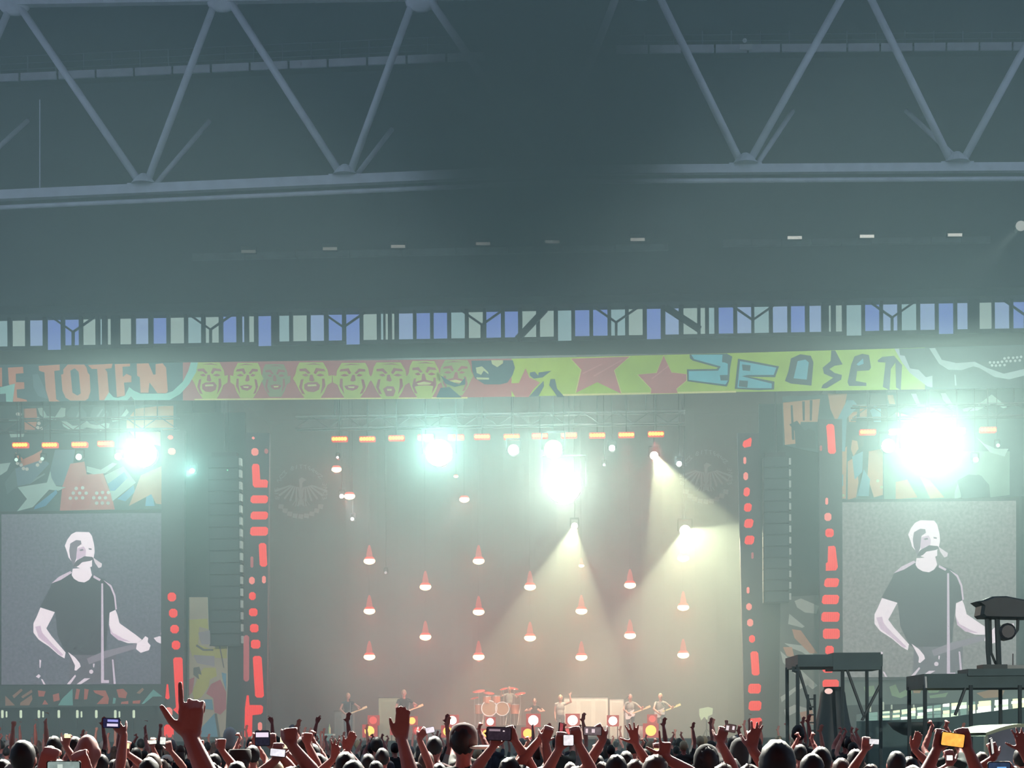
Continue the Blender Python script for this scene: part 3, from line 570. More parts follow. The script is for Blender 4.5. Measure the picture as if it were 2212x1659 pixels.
P.ink('tan_patch', [Zb([(60, 120), (170, 230), (60, 235)]), Zb([(230, 200), (360, 110), (370, 160), (330, 230), (230, 230)]), Zb([(140, 120), (240, 40), (260, 60), (160, 150)]), Zb([(240, 130), (360, 50), (370, 80), (260, 150)]), Zb([(1550, 90), (1620, 30), (1640, 50), (1590, 100)])], (176, 140, 116))
P.ink('teal_patch', [Zb([(660, 230), (710, 150), (825, 40), (830, 230)]), Zb([(1610, 215), (1700, 100), (1745, 50), (1850, 130), (1740, 130), (1640, 210)]), Zb([(1280, 210), (1290, 140), (1320, 150), (1310, 210)])], (122, 196, 186))
Zc = lambda p: zpts(p, 1600, 1240, 3.614)
t, P = cloth('low strip of faded green graffiti cloth under the screen behind the platforms', [(1818, 1466), (2400, 1448), (2400, 1510), (1818, 1524)], (104, 128, 118), .80)
P.ink('green_patch', [Zc([(1160, 880), (1210, 860), (1240, 930), (1330, 880), (1340, 930), (1250, 970), (1180, 950)]), Zc([(1460, 910), (1560, 900), (1540, 925), (1470, 930)]), Zc([(1470, 950), (1620, 925), (1600, 960), (1480, 970)]), Zc([(960, 880), (1040, 870), (1060, 950), (980, 960)])], (160, 206, 156))
P.ink('orange_patch', [Zc([(1340, 880), (1420, 880), (1400, 930), (1350, 930)]), Zc([(1840, 930), (1960, 900), (2060, 910), (2040, 960), (1900, 970)])], (206, 176, 128))

# ---------------- big video screens
def screen(label, px, py, w, h, lo, hi, bright, figure_label, bgc):
    t = Thing('video_screen', label, 'video screen', sp(px + w / 2, py + h, .35))
    q = [sp(px, py, .35), sp(px + w, py - w * .009, .35), sp(px + w, py + h - w * .004, .35), sp(px, py + h, .35)]
    g = MB(); g.slab([p + Vector((dx, .02, dz)) for p, dx, dz in zip(q, (-.1, .1, .1, -.1), (.1, .1, -.1, -.1))], .35); t.part('frame', g, M_BLACK)
    g = MB(); g.sheet(q); pan = t.part('display_panel', g, emit('display_' + label[:12], bgc, 1.0, .34, 9.0))
    X = lambda p: (px + (p[0] - 3) * w / 355, py + (p[1] - 1111) * h / 368)
    A = lambda p: [X((x / 3.95, 850 + y / 3.95)) for x, y in p]
    B = lambda p: [X((x / 3.95, 1240 + y / 3.95)) for x, y in p]
    k = [0]
    def pic(name, polys, col, s=1.0):
        k[0] += 1
        c = srgb(*col); c = tuple(a * (1 - hi) + hi * b for a, b in zip(c, lo))
        for p in polys:
            g = MB(); g.sheet([sp(x, y, .345 - .004 * k[0]) for x, y in p]); t.part(name, g, emit('%s_%02x%02x%02x' % (label[:6], *col), tuple(x * bright for x in c), s), pan)
    SH, WH, GR = (64, 60, 70), (250, 244, 252), (122, 112, 128)
    pic('pictured_shirt', [A([(440, 1620), (500, 1565), (600, 1515), (650, 1590), (720, 1615), (770, 1580), (800, 1550), (900, 1590), (950, 1640)]) + B([(985, 200), (995, 305), (935, 320), (915, 500), (905, 650), (840, 700), (600, 700), (560, 670), (490, 520), (480, 400), (470, 330), (340, 285), (400, 170), (430, 110)])], SH)
    pic('pictured_trousers', [B([(600, 690), (990, 690), (985, 935), (590, 935)])], (96, 92, 104))
    pic('pictured_shoulder_light', [A([(440, 1620), (500, 1565), (600, 1515), (615, 1530), (520, 1590)]), B([(800, 10), (860, 45), (850, 60), (795, 30)]), B([(880, 50), (950, 95), (985, 180), (998, 300), (985, 305), (972, 190), (940, 110)])], (214, 200, 218))
    pic('pictured_neck', [A([(620, 1495), (770, 1485), (785, 1550), (760, 1590), (720, 1612), (670, 1605), (630, 1580), (612, 1550)])], WH)
    pic('pictured_head', [A([(553, 1300), (575, 1245), (610, 1200), (650, 1180), (760, 1183), (785, 1215), (803, 1290), (808, 1350), (800, 1395), (785, 1430), (785, 1475), (745, 1495), (690, 1493), (640, 1475), (610, 1430), (585, 1400), (575, 1360)])], WH)
    pic('pictured_shadow', [A([(600, 1280), (650, 1250), (690, 1255), (695, 1285), (660, 1310), (655, 1360), (650, 1410), (635, 1450), (665, 1470), (640, 1490), (620, 1455), (598, 1400), (590, 1340)])], GR)
    pic('pictured_face', [A([(665, 1320), (715, 1305), (735, 1340), (730, 1390), (690, 1400), (660, 1435), (650, 1390), (655, 1345)])], (214, 194, 216))
    pic('pictured_eye', [A([(675, 1335), (705, 1325), (715, 1338), (690, 1345)]), A([(755, 1318), (780, 1322), (782, 1335), (758, 1332)])], GR)
    pic('pictured_moustache', [A([(655, 1425), (720, 1388), (790, 1395), (800, 1415), (770, 1428), (700, 1440), (670, 1470), (625, 1478), (640, 1440)])], (88, 80, 92))
    pic('pictured_microphone', [A([(795, 1400), (830, 1425), (870, 1452), (866, 1480), (842, 1490), (810, 1445)])], (224, 218, 226))
    pic('pictured_arm', [B([(345, 285), (468, 325), (395, 465), (440, 530), (500, 600), (560, 670), (550, 720), (500, 690), (420, 620), (330, 560), (285, 500), (285, 420), (310, 370)]),
                         B([(935, 330), (985, 305), (1000, 340), (1020, 420), (1090, 470), (1160, 520), (1210, 560), (1170, 590), (1090, 590), (1010, 560), (950, 510), (930, 430)])], WH)
    pic('pictured_arm_shade', [B([(300, 450), (345, 440), (360, 500), (440, 590), (540, 690), (520, 700), (420, 610), (330, 540)]), B([(930, 430), (960, 500), (1050, 550), (1120, 580), (1010, 565), (945, 510)])], (216, 196, 218))
    pic('pictured_guitar_neck', [B([(740, 720), (900, 655), (1170, 590), (1180, 630), (980, 690), (760, 770)])], (132, 126, 140))
    pic('pictured_hand', [B([(580, 665), (640, 710), (680, 760), (688, 790), (650, 825), (635, 820), (640, 780), (600, 700)]), B([(1170, 590), (1215, 560), (1240, 530), (1265, 545), (1260, 580), (1285, 610), (1270, 650), (1200, 672), (1160, 640)])], WH)
    pic('pictured_guitar_head', [B([(1310, 545), (1360, 530), (1402, 545), (1402, 605), (1340, 580)]), B([(1370, 500), (1395, 495), (1398, 540), (1375, 535)])], (236, 230, 240))
    pic('pictured_stand', [B([(864, 80), (880, 80), (888, 930), (862, 930)]), B([(955, 730), (968, 730), (988, 938), (970, 938)]), B([(868, 905), (930, 905), (930, 930), (868, 930)])], (206, 196, 214))
    pic('pictured_guitar_trim', [[X((x, y)) for x, y in disc(197, 1451, 4.6)], B([(335, 730), (352, 735), (345, 800), (338, 800)]), B([(305, 875), (330, 855), (348, 870), (330, 890)]), B([(350, 895), (365, 900), (388, 943), (370, 940)]), B([(795, 765), (808, 765), (802, 800), (794, 790)]), B([(570, 940), (640, 860), (650, 870), (600, 940)]), B([(655, 940), (720, 890), (770, 890), (690, 940)])], (226, 218, 230))
    return t
screen('tall video screen under TOTEN showing a pale guitarist at a microphone', 3, 1111, 355, 368, (.2, .24, .24), .0, 1.0, '', srgb(96, 98, 112))
screen('washed-out video screen behind the camera platforms showing the same guitarist', 1815, 1085, 380, 378, srgb(150, 165, 155), .12, 1.0, '', srgb(128, 132, 130))
# ---------------- LED columns with red shapes
def rrect(x0, y0, x1, y1, s=0.0, r=None):
    r = r if r is not None else min(4, (x1 - x0) * .35, (y1 - y0) * .35)
    return [(x0 + r + s, y0), (x1 - r + s, y0), (x1 + s, y0 + r), (x1, y1 - r), (x1 - r, y1), (x0 + r, y1), (x0, y1 - r), (x0 + s, y0 + r)]
mr = bpy.data.materials.new('red_led'); mr.use_nodes = True; nt = mr.node_tree; nt.nodes.clear(); MATS['red_led'] = mr
o_ = nt.nodes.new('ShaderNodeOutputMaterial'); e_ = nt.nodes.new('ShaderNodeEmission'); tc = nt.nodes.new('ShaderNodeTexCoord'); wv = nt.nodes.new('ShaderNodeTexWave'); rp = nt.nodes.new('ShaderNodeValToRGB')
wv.wave_type = 'BANDS'; wv.bands_direction = 'X'; wv.inputs['Scale'].default_value = 4.5
rp.color_ramp.elements[0].color = (.8, .002, .002, 1); rp.color_ramp.elements[1].color = (1.0, .03, .024, 1)
nt.links.new(tc.outputs['Object'], wv.inputs['Vector']); nt.links.new(wv.outputs['Fac'], rp.inputs['Fac']); nt.links.new(rp.outputs['Color'], e_.inputs[0]); e_.inputs[1].default_value = 1.15
nt.links.new(e_.outputs[0], o_.inputs['Surface']); mr.cycles.emission_sampling = 'NONE'
M_PINK = emit('pink_led', srgb(255, 140, 128), .95); M_DIM = emit('dim_led', srgb(190, 92, 100), .75)
def led_column(label, edge, segs, v, wpx):
    (xa, ya), (xb, yb) = edge; t = Thing('led_column', label, 'LED column', sp((xa + xb) / 2, yb, v), group=None)
    g = MB(); q = [sp(xa - wpx / 2, ya, v), sp(xa + wpx / 2, ya, v), sp(xb + wpx / 2, yb, v), sp(xb - wpx / 2, yb, v)]; g.slab(q, .25); t.part('panel', g, mat('led_panel_black', srgb(58, 58, 62), .6))
    for s in segs:
        kind = s[0]; m = {'r': mr, 'p': M_PINK, 'd': M_DIM}[kind]
        poly = s[1] if isinstance(s[1], list) else rrect(*s[1:])
        g = MB(); g.slab([sp(x, y, v - .03) for x, y in poly], .028); t.part('lit_segment', g, m)
    return t
led_column('LED column of red bars with an L shape near its top, left of the backdrop', ((556, 935), (549, 1600)), [('p', 544, 943, 550, 949), ('p', 543, 968, 558, 984), ('d', 571, 969, 579, 980), ('r', [(547, 1002), (557, 1002), (560, 1006), (562, 1036), (575, 1036), (579, 1040), (577, 1053), (550, 1053), (546, 1048), (544, 1008)]),
           ('r', 541, 1070, 578, 1087, 1), ('r', 541, 1105, 578, 1122, 1), ('r', 540, 1138, 578, 1157, 1), ('r', 561, 1173, 577, 1224, -2), ('d', 541, 1202, 547, 1226), ('p', 538, 1246, 550, 1262), ('p', 566, 1244, 574, 1260), ('r', 538, 1279, 552, 1296), ('r', 538, 1314, 556, 1331), ('r', 540, 1348, 558, 1366), ('r', 542, 1382, 562, 1401),
           ('r', 551, 1417, 570, 1507, -5), ('d', 526, 1372, 538, 1472), ('r', [(533, 1502), (537, 1502), (539, 1523), (564, 1523), (568, 1527), (567, 1539), (563, 1543), (545, 1545), (544, 1592), (540, 1595), (532, 1595), (528, 1591), (529, 1530)]), ('p', 557, 1560, 566, 1578)], .45, 52)
led_column('LED column of red squares and one long red bar right behind the raised pointing hand', ((374, 930), (372, 1602)), [('p', 362, 940, 374, 949), ('p', 363, 968, 379, 982), ('r', 362, 1280, 380, 1299, 0, 5), ('r', 365, 1315, 383, 1334, 0, 5), ('r', 368, 1350, 386, 1368, 0, 5), ('r', 371, 1384, 389, 1403, 0, 5), ('r', [(378, 1420), (391, 1420), (394, 1424), (397, 1540), (388, 1546), (374, 1533), (380, 1528), (374, 1424)]),
           ('r', [(360, 1478), (363, 1478), (366, 1508), (362, 1511), (357, 1508)]), ('p', 356, 1528, 372, 1549, 0, 5), ('r', 354, 1565, 375, 1593, 0, 5)], .25, 50)
led_column('slim LED column of small red dots, right of the backdrop', ((1616, 935), (1632, 1600)), [('r', [(1606, 953), (1622, 945), (1624, 950), (1622, 964), (1608, 967), (1604, 962)]), ('p', 1606, 987, 1612, 1002), ('p', 1606, 1020, 1616, 1037), ('r', 1606, 1053, 1619, 1072, 1), ('r', 1607, 1087, 1623, 1105, 1), ('r', 1607, 1121, 1626, 1140, 2), ('r', 1608, 1157, 1628, 1176, 2), ('d', 1623, 1193, 1628, 1207), ('p', 1613, 1268, 1619, 1282), ('p', 1612, 1303, 1624, 1318), ('p', 1614, 1337, 1627, 1353), ('r', 1618, 1372, 1631, 1388),
           ('r', 1624, 1407, 1641, 1459, -3), ('r', 1616, 1477, 1643, 1498, 1), ('r', 1617, 1514, 1644, 1535, 1), ('r', [(1622, 1552), (1642, 1550), (1646, 1554), (1644, 1570), (1632, 1574), (1628, 1586), (1617, 1588), (1618, 1560)])], .45, 46)
led_column('LED column of wide red bars beside the washed-out screen', ((1794, 905), (1796, 1530)), [('r', 1789, 916, 1806, 980, -4), ('d', 1771, 962, 1776, 974), ('p', 1783, 1075, 1789, 1090), ('p', 1781, 1108, 1796, 1125), ('r', 1783, 1142, 1801, 1160), ('r', [(1789, 1180), (1802, 1179), (1805, 1183), (1810, 1225), (1806, 1232), (1784, 1233), (1784, 1217), (1788, 1214)]), ('r', 1780, 1249, 1811, 1268, 2), ('r', 1775, 1285, 1811, 1305, 2), ('r', 1774, 1322, 1813, 1343, 1), ('r', 1778, 1358, 1814, 1380, 0), ('r', 1783, 1395, 1801, 1414), ('r', 1777, 1440, 1801, 1453), ('r', 1777, 1468, 1812, 1486), ('p', 1782, 1488, 1798, 1499)], .25, 50)
# ---------------- line arrays of loudspeakers
def line_array(label, x0, x1, y0, y1, n, v):
    a, b = sp((x0 + x1) / 2, y0, v), sp((x0 + x1) / 2, y1, v); t = Thing('line_array', label, 'loudspeaker', b)
    h = (a.z - b.z) / n; w = sp(x1, y0, v).x - sp(x0, y0, v).x
    for i in range(n):
        f = i / (n - 1); z = b.z + i * h; dv = .2 * (1 - f) ** 2
        g = MB(); g.box((a.x - w / 2, v + dv, z + .012), (a.x + w / 2, v + .75 + dv, z + h - .012)); c = t.part('cabinet', g, mat('speaker_black', srgb(44, 52, 54), .8, noise=.15, scale=3))
        g = MB(); g.box((a.x - w * .46, v + dv - .015, z + .04), (a.x + w * .46, v + dv + .001, z + h - .04)); t.part('grille', g, mat('speaker_grille', srgb(54, 64, 66), .7), c)
        g = MB(); g.box((a.x + w / 2, v + dv - .02, z + .08), (a.x + w / 2 + .07, v + dv + .3, z + h - .08)); t.part('rigging_plate', g, mat('rigging_grey', srgb(170, 178, 172), .5), c)
    g = MB(); g.box((a.x - w * .4, v + .1, a.z), (a.x + w * .4, v + .5, a.z + .15)); t.part('fly_frame', g, M_BLACK)
    g = MB(); g.tube([(a.x, v + .2, a.z), (a.x, v + .2, zt + 1.6)], .03, 6); t.part('chain', g, M_BLACK)
    return t
line_array('tall dark hung loudspeaker array above the yellow graffiti cloth', 449, 516, 985, 1394, 16, .12)
line_array('tall dark hung loudspeaker array beside the slim LED column of dots', 1650, 1704, 985, 1300, 13, .12)
# ================================================================ stage haze and lamps
g = MB(); g.box((-24, -5.5, ZS + .02), (24, 11.8, zt + 1.5))
single('smoke', g, volume('stage_smoke', 0.028, (.78, 1, .95)), 'denser drifting smoke hanging in the stage opening', 'smoke', frame='s', kind='stuff')
VT = 2.4
M_TRUSS = mat('truss_aluminium', srgb(86, 92, 94), .4, .6)
def light_truss(label, xa, ya, xb, yb, v):
    a, b = sp(xa, ya, v), sp(xb, yb, v); b.z = a.z = (a.z + b.z) / 2 + .35
    t = Thing('lighting_truss', label, 'lighting truss', (a + b) / 2)
    w = .22
    for dy, dz in ((-w, 0), (w, 0), (-w, .42), (w, .42)):
        g = MB(); g.tube([a + Vector((0, dy, dz)), b + Vector((0, dy, dz))], .03, 6); t.part('chord', g, M_TRUSS)
    n = int((b.x - a.x) / .6); g = None
    for i in range(n):
        p = a.lerp(b, i / n); q = a.lerp(b, (i + 1) / n); e = i % 2
        g = MB(); g.tube([p + Vector((0, -w, .42 * e)), q + Vector((0, -w, .42 * (1 - e)))], .018, 5); t.part('lattice_bar', g, M_TRUSS)
    for f in (.1, .9):
        p = a.lerp(b, f); g = MB(); g.tube([p + Vector((0, 0, .42)), (p.x, p.y, zt + 1.6)], .02, 5); t.part('hanging_chain', g, M_BLACK)
    return t
light_truss('lighting truss with twelve amber LED bars under the middle of the banner', 640, 950, 1480, 935, VT)
light_truss('short lighting truss with amber LED bars in front of the red graffiti cloth', -60, 955, 385, 950, .62)
light_truss('short lighting truss with amber LED bars in front of the tan graffiti cloth', 1840, 928, 2230, 920, .62)
# amber LED bars
M_AMB = emit('amber_led', (1.0, .50, .05), 2.6); M_AMBH = mat('amber_housing', srgb(120, 34, 18), .5); M_AMB_GLOW = emit('amber_housing_glow', (1.0, .06, .01), .9)  # the bar housings emit red themselves, imitating the glow of their LEDs
BARS = [(733, 948), (793, 948), (856, 946), (919, 944), (985, 944), (1041, 943), (1105, 943), (1166, 941), (1229, 940), (1290, 940), (1353, 939), (1417, 937)]
ORD = ['first', 'second', 'third', 'fourth', 'fifth', 'sixth', 'seventh', 'eighth', 'ninth', 'tenth', 'eleventh', 'twelfth']
def led_bar(x, y, v, label, group, wpx=35, hpx=12):
    c = sp(x, y, v); s = (64 + v) / F; w, h = wpx * s / 2, hpx * s / 2
    t = Thing('led_bar', label, 'LED bar', c, group=group)
    g = MB(); g.slab([(c.x - w, v, c.z - h * .7), (c.x - w, v, c.z + h * .7), (c.x - w * .9, v, c.z + h), (c.x + w * .9, v, c.z + h), (c.x + w, v, c.z + h * .7), (c.x + w, v, c.z - h * .7), (c.x + w * .9, v, c.z - h), (c.x - w * .9, v, c.z - h)], .18); t.part('housing', g, M_AMB_GLOW)
    for i in range(5):
        g = MB(); x0 = c.x + w * (-.72 + .36 * i); g.lathe((x0, v - .03, c.z), [(w * .235, .03), (w * .21, .01), (w * .08, 0)], 10, 'y'); t.part('led_lens', g, M_AMB)
    g = MB(); g.box((c.x - .02, v + .06, c.z + h), (c.x + .02, v + .1, zt + 1.61)); t.part('clamp', g, M_BLACK)
    return t
for i, (x, y) in enumerate(BARS):
    led_bar(x, y, VT - .45, 'amber LED bar, %s along the long middle truss counted from the TOTEN side' % ORD[i], 'amber bars on the middle truss')
for i, (x, y) in enumerate(((43, 961), (107, 961), (171, 960), (227, 958), (290, 954))):
    led_bar(x, y, .2, 'amber LED bar, %s along the truss before the red graffiti cloth' % ORD[i], 'amber bars before the red graffiti cloth')
for i, (x, y) in enumerate(((1875, 933), (1939, 932), (2008, 931), (2068, 930), (2135, 928))):
    led_bar(x, y, .2, 'amber LED bar, %s along the truss before the tan graffiti cloth' % ORD[i], 'amber bars before the tan graffiti cloth')
for x, y, p in ((1417, 952, 900), (1353, 953, 500), (1290, 953, 150), (793, 955, 90), (1041, 952, 60)):
    c = sp(x, y, VT - .5); lamp('SPOT', s2w(c), (1, .06, .08), p, s2w(c + Vector((0, .3, -5))), math.radians(75), .8, .1)
# moving-head lamps and blinders
WG = (.64, 1.0, .86)
def head_lamp(name, x, y, rpx, v, label, cat, col, s, power, group=None, aim=None):
    c = sp(x, y, v); r = rpx * (64 + v) / F; t = Thing(name, label, cat, c, group=group)
    g = MB(); g.lathe((c.x, c.y, c.z), [(r * .9, 0), (r, .03), (r, .25), (r * .6, .45)], 18, 'y'); t.part('housing', g, M_BLACK)
    g = MB(); g.lathe((c.x, c.y - .05, c.z), [(.001, 0), (r * .6, .01), (r * .97, .05), (r * .97, .06)], 18, 'y'); t.part('lens', g, emit('lens_%02d' % (len(MATS)), col, s))
    g = MB(); g.bar((c.x - r * 1.25, c.y + .15, c.z), (c.x - r * 1.25, c.y + .15, c.z + r * 1.6 + .1), .05); g.bar((c.x + r * 1.25, c.y + .15, c.z), (c.x + r * 1.25, c.y + .15, c.z + r * 1.6 + .1), .05); g.bar((c.x - r * 1.3, c.y + .15, c.z + r * 1.6 + .1), (c.x + r * 1.3, c.y + .15, c.z + r * 1.6 + .1), .06)
    t.part('yoke', g, M_BLACK)
    g = MB(); g.tube([(c.x, c.y + .15, c.z + r * 1.6 + .1), (c.x, c.y + .15, zt + 1.61)], .012, 6); t.part('drop_rod', g, M_BLACK)
    if power and v > 1: lamp('POINT', s2w(c + Vector((0, -.3, 0))), col, power, rad=.12)
    elif power: lamp('SPOT', s2w(c + Vector((0, -.25, 0))), col, power, s2w(c + Vector((0, -10, -.6))), math.radians(164), .35, .12)
    return t
B = 'blinding white lamps'
head_lamp('blinder_lamp', 310, 980, 30, .15, 'blinding white lamp in front of the red graffiti cloth', 'stage lamp', (.78, 1, .88), 30, 3600, B)
head_lamp('blinder_lamp', 948, 978, 30, 1.4, 'blinding white lamp over the fourth and fifth amber bars of the middle truss', 'stage lamp', (.60, 1, .90), 30, 2000, B)
head_lamp('blinder_lamp', 1218, 1050, 38, 2.0, 'largest blinding white lamp, hanging low below the middle truss', 'stage lamp', (.92, 1, .84), 30, 1900, B)
head_lamp('blinder_lamp', 2002, 966, 44, .15, 'blinding white lamp in front of the tan graffiti cloth', 'stage lamp', (.78, 1, .86), 30, 7500, B)
head_lamp('blinder_lamp', 1195, 970, 20, 1.6, 'bright white lamp just above the largest low lamp', 'stage lamp', WG, 20, 500, B)
head_lamp('blinder_lamp', 1109, 972, 12, 1.6, 'small bright lamp under the seventh amber bar of the middle truss', 'stage lamp', WG, 16, 150, B)
head_lamp('blinder_lamp', 1919, 963, 15, .15, 'small bright lamp beside the blinding lamp on the tan graffiti cloth', 'stage lamp', WG, 16, 260, B)
SM = 'small pale stage lamps'
for x, y, r, v, lb, col, s, p in ((1322, 968, 7, 1.6, 'small white lamp under the tenth amber bar', WG, 6, 40), (1305, 1004, 3, 2, 'tiny pale lamp below the tenth amber bar', WG, 2, 0), (1467, 1002, 6, 2, 'small bluish lamp beside the eagle emblem and the strong beam', (.8, 1, 1), 5, 30),
                           (2108, 993, 6, .15, 'small white lamp low beyond the lamp on the tan graffiti cloth', WG, 3, 0), (2156, 962, 4, .15, 'tiny white lamp at the far end of the tan graffiti cloth', WG, 2, 0), (170, 987, 7, .15, 'small white lamp under the third amber bar on the red graffiti cloth', WG, 3, 20), (255, 986, 8, .15, 'small white lamp beside the blinding lamp on the red graffiti cloth', WG, 3, 20),
                           (35, 993, 4, .15, 'tiny white lamp under the first amber bar on the red graffiti cloth', WG, 1.2, 0), (91, 991, 4, .15, 'tiny white lamp under the second amber bar on the red graffiti cloth', WG, 1.2, 0), (415, 1017, 6, .3, 'small teal lamp beside the tall loudspeaker array', (.5, 1, .92), 2, 700), (492, 1016, 4, .15, 'tiny green lamp on the tall loudspeaker array', (.2, 1, .5), 1, 0),
                           (729, 988, 3, 3, 'tiny pale lamp above the highest red hanging lamp', (1, 1, 1), 1.5, 0), (761, 1121, 4, 5, 'tiny bluish lamp below the second hanging lamp', (.85, 1, 1), 3, 0), (738, 1072, 5, 5, 'small white lamp touching the second hanging lamp', (1, 1, 1), 3, 0), (833, 1237, 3, 6, 'tiny grey lamp below a hanging lamp near the eagle emblem', (1, 1, 1), .6, 0),
                           (1480, 1146, 12, 3, 'white lamp throwing a wide flat-topped beam below the second emblem', (1, 1, .8), 8, 0), (1241, 1136, 7, 4, 'white lamp throwing a cone beam under the largest lamp', (1, 1, .8), 8, 0), (1413, 984, 9, 2.6, 'white lamp throwing a beam below the twelfth amber bar', (1, 1, .8), 8, 0)):
    head_lamp('spot_lamp', x, y, r, v, lb, 'stage lamp', col, s, p, SM)
# beams in the smoke
YG = (1.0, .96, .60)
def beam(x, y, v, ang, full, p, col=YG, blend=.25, dv=.6):
    c = sp(x, y, v); a = math.radians(ang)
    lamp('SPOT', s2w(c), col, p, s2w(c + Vector((math.sin(a) * 5, dv, -math.cos(a) * 5))), math.radians(full), blend, .05)
beam(1413, 980, 2.5, 23, 62, 8000)
beam(1241, 1132, 3.9, -10, 62, 7000)
beam(1478, 1143, 2.9, 28, 140, 4000, (1, .97, .64), .15)
beam(1219, 1060, 1.9, 8, 75, 1200, (1, .97, .7), .5)
beam(745, 1076, 4.9, 32, 62, 420, (1, .97, .95))
beam(1000, 1078, 4.9, -34, 44, 420, (1, .9, .9))
beam(730, 988, 3, -48, 30, 60, (1, .97, .95))
# red hanging lamps over the band
M_BULB = emit('warm_bulb', (1.0, .70, .38), 5.0); M_REDG = emit('red_glass_glow', (1.0, .05, .04), .5); M_RIM_GLOW = emit('red_rim_glow', (1, .03, .02), 1.2)  # rim and shade emit too, the bulb's red glow put into them
def pendant(x, y, v, label, stem=True, s=1.0, power=80, drop=0):
    v += {0: 0, 1: .3, 2: .6}[drop]; c = sp(x, y, v); k = (64 + v) / F * s; t = Thing('hanging_lamp', label, 'hanging lamp', c, group='red hanging lamps over the band')
    g = MB(); g.ball(c, (11 * k, 9 * k, 6.5 * k), 14, 8); t.part('bulb', g, M_BULB, smooth=True)
    g = MB(); g.lathe(c + Vector((0, 0, 3.5 * k)), [(9.8 * k, 0), (9.2 * k, 2 * k), (7 * k, 4 * k)], 16); t.part('rim', g, M_RIM_GLOW)
    if stem: g = MB(); g.lathe(c + Vector((0, 0, 5 * k)), [(6.5 * k, 0), (5.5 * k, 9 * k), (3.5 * k, 19 * k), (1.5 * k, 25 * k)], 12); t.part('shade', g, M_REDG)
    g = MB(); g.tube([c + Vector((0, 0, 30 * k if stem else 4 * k)), (c.x, c.y, zt + 1.61)], .006, 5); t.part('hanging_cable', g, M_BLACK)
    lamp('POINT', s2w(c + Vector((0, -.25, -.12))), (1, .05, .035), power, rad=.05)
    return t
cols = [798, 919, 1034, 1145, 1256, 1361, 1476]; PV = 8.5
rows = {798: (1212, 1320, 1419), 919: (1268, 1376), 1034: (1212, 1322, 1419), 1145: (1268, 1378), 1256: (1222, 1320, 1420), 1361: (1264, 1373), 1476: (1206, 1312, 1415)}
CN = ['first', 'second', 'third', 'fourth', 'fifth', 'sixth', 'seventh']; RN = {3: ['top', 'middle', 'bottom'], 2: ['upper', 'lower']}
for i, x in enumerate(cols):
    for j, y in enumerate(rows[x]):
        pendant(x, y, PV, 'red hanging lamp, %s of the %s column counted from the TOTEN side' % (RN[len(rows[x])][j], CN[i]), True, 1.15 if (x, y) != (1256, 1222) else .55, drop=j)
pendant(727, 1014, PV - 4, 'red hanging lamp, highest of all, beside the eagle emblem', False, 1.0, 60); pendant(755, 1072, PV - 4, 'red hanging lamp below the highest one beside the eagle emblem', False, 1.1, 60)
pendant(1003, 1079, PV - 4, 'red hanging lamp alone below the blinding lamp of the middle truss', False, 1.0, 60); pendant(985, 1029, PV - 4, 'tiny amber hanging lamp just below the blinding lamp of the middle truss', False, .45, 15)
# roof spotlight in the far corner
c = at(2205, 488, 96); t = Thing('roof_spotlight', 'roof spotlight in the far corner throwing a faint beam', 'spotlight', c, 'w')
g = MB(); g.lathe(c, [(.3, 0), (.35, .3), (.2, .6)], 12, 'y'); t.part('housing', g, M_BLACK)
g = MB(); g.lathe(c + Vector((0, -.03, 0)), [(.001, 0), (.27, .01), (.27, .03)], 12, 'y'); t.part('lens', g, emit('dim_lens', (.8, 1, .95), .5))
lamp('SPOT', c + Vector((-.2, -.5, -.2)), (.95, 1, .92), 5000, at(1800, 900, 70), math.radians(9), .5, .1)

# a bank of smoke risen in front of the middle of the roof truss, thinning out towards its rim
def bank(px, py, d, rx, rz, ry, tau, name):
    c = at(px, py, d); m = bpy.data.materials.new(name); m.use_nodes = True; nt = m.node_tree; nt.nodes.clear(); N, Lk = nt.nodes.new, nt.links.new
    out = N('ShaderNodeOutputMaterial'); sc = N('ShaderNodeVolumeScatter'); ab = N('ShaderNodeVolumeAbsorption'); ad = N('ShaderNodeAddShader')
    tc = N('ShaderNodeTexCoord'); mp = N('ShaderNodeMapping'); mp.inputs['Scale'].default_value = (F / (rx * d), 1 / ry, F / (rz * d)); ln = N('ShaderNodeVectorMath'); ln.operation = 'LENGTH'
    mr_ = N('ShaderNodeMapRange'); mr_.interpolation_type = 'SMOOTHSTEP'; mr_.inputs[1].default_value = 1.0; mr_.inputs[2].default_value = .25; mr_.inputs[3].default_value = 0; mr_.inputs[4].default_value = tau / (1.2 * ry)
    m2 = N('ShaderNodeMath'); m2.operation = 'MULTIPLY'; m2.inputs[1].default_value = .16; m3 = N('ShaderNodeMath'); m3.operation = 'MULTIPLY'; m3.inputs[1].default_value = .84
    Lk(tc.outputs['Object'], mp.inputs['Vector']); Lk(mp.outputs[0], ln.inputs[0]); Lk(ln.outputs['Value'], mr_.inputs[0]); Lk(mr_.outputs[0], m2.inputs[0]); Lk(mr_.outputs[0], m3.inputs[0])
    Lk(m2.outputs[0], sc.inputs['Density']); Lk(m3.outputs[0], ab.inputs['Density']); sc.inputs['Color'].default_value = (.75, 1, 1, 1); ab.inputs['Color'].default_value = (0, 0, 0, 1)
    Lk(sc.outputs[0], ad.inputs[0]); Lk(ab.outputs[0], ad.inputs[1]); Lk(ad.outputs[0], out.inputs['Volume'])
    g = MB(); g.ball(c, (rx * d / F, ry, rz * d / F), 24, 16)
    single('smoke', g, m, 'dark smoke bank hiding the middle of the roof truss', 'smoke', c, 'w', None, 'stuff', smooth=True)
bank(1172, 250, 67.5, 370, 440, 2.6, 4.6, 'smoke_bank')
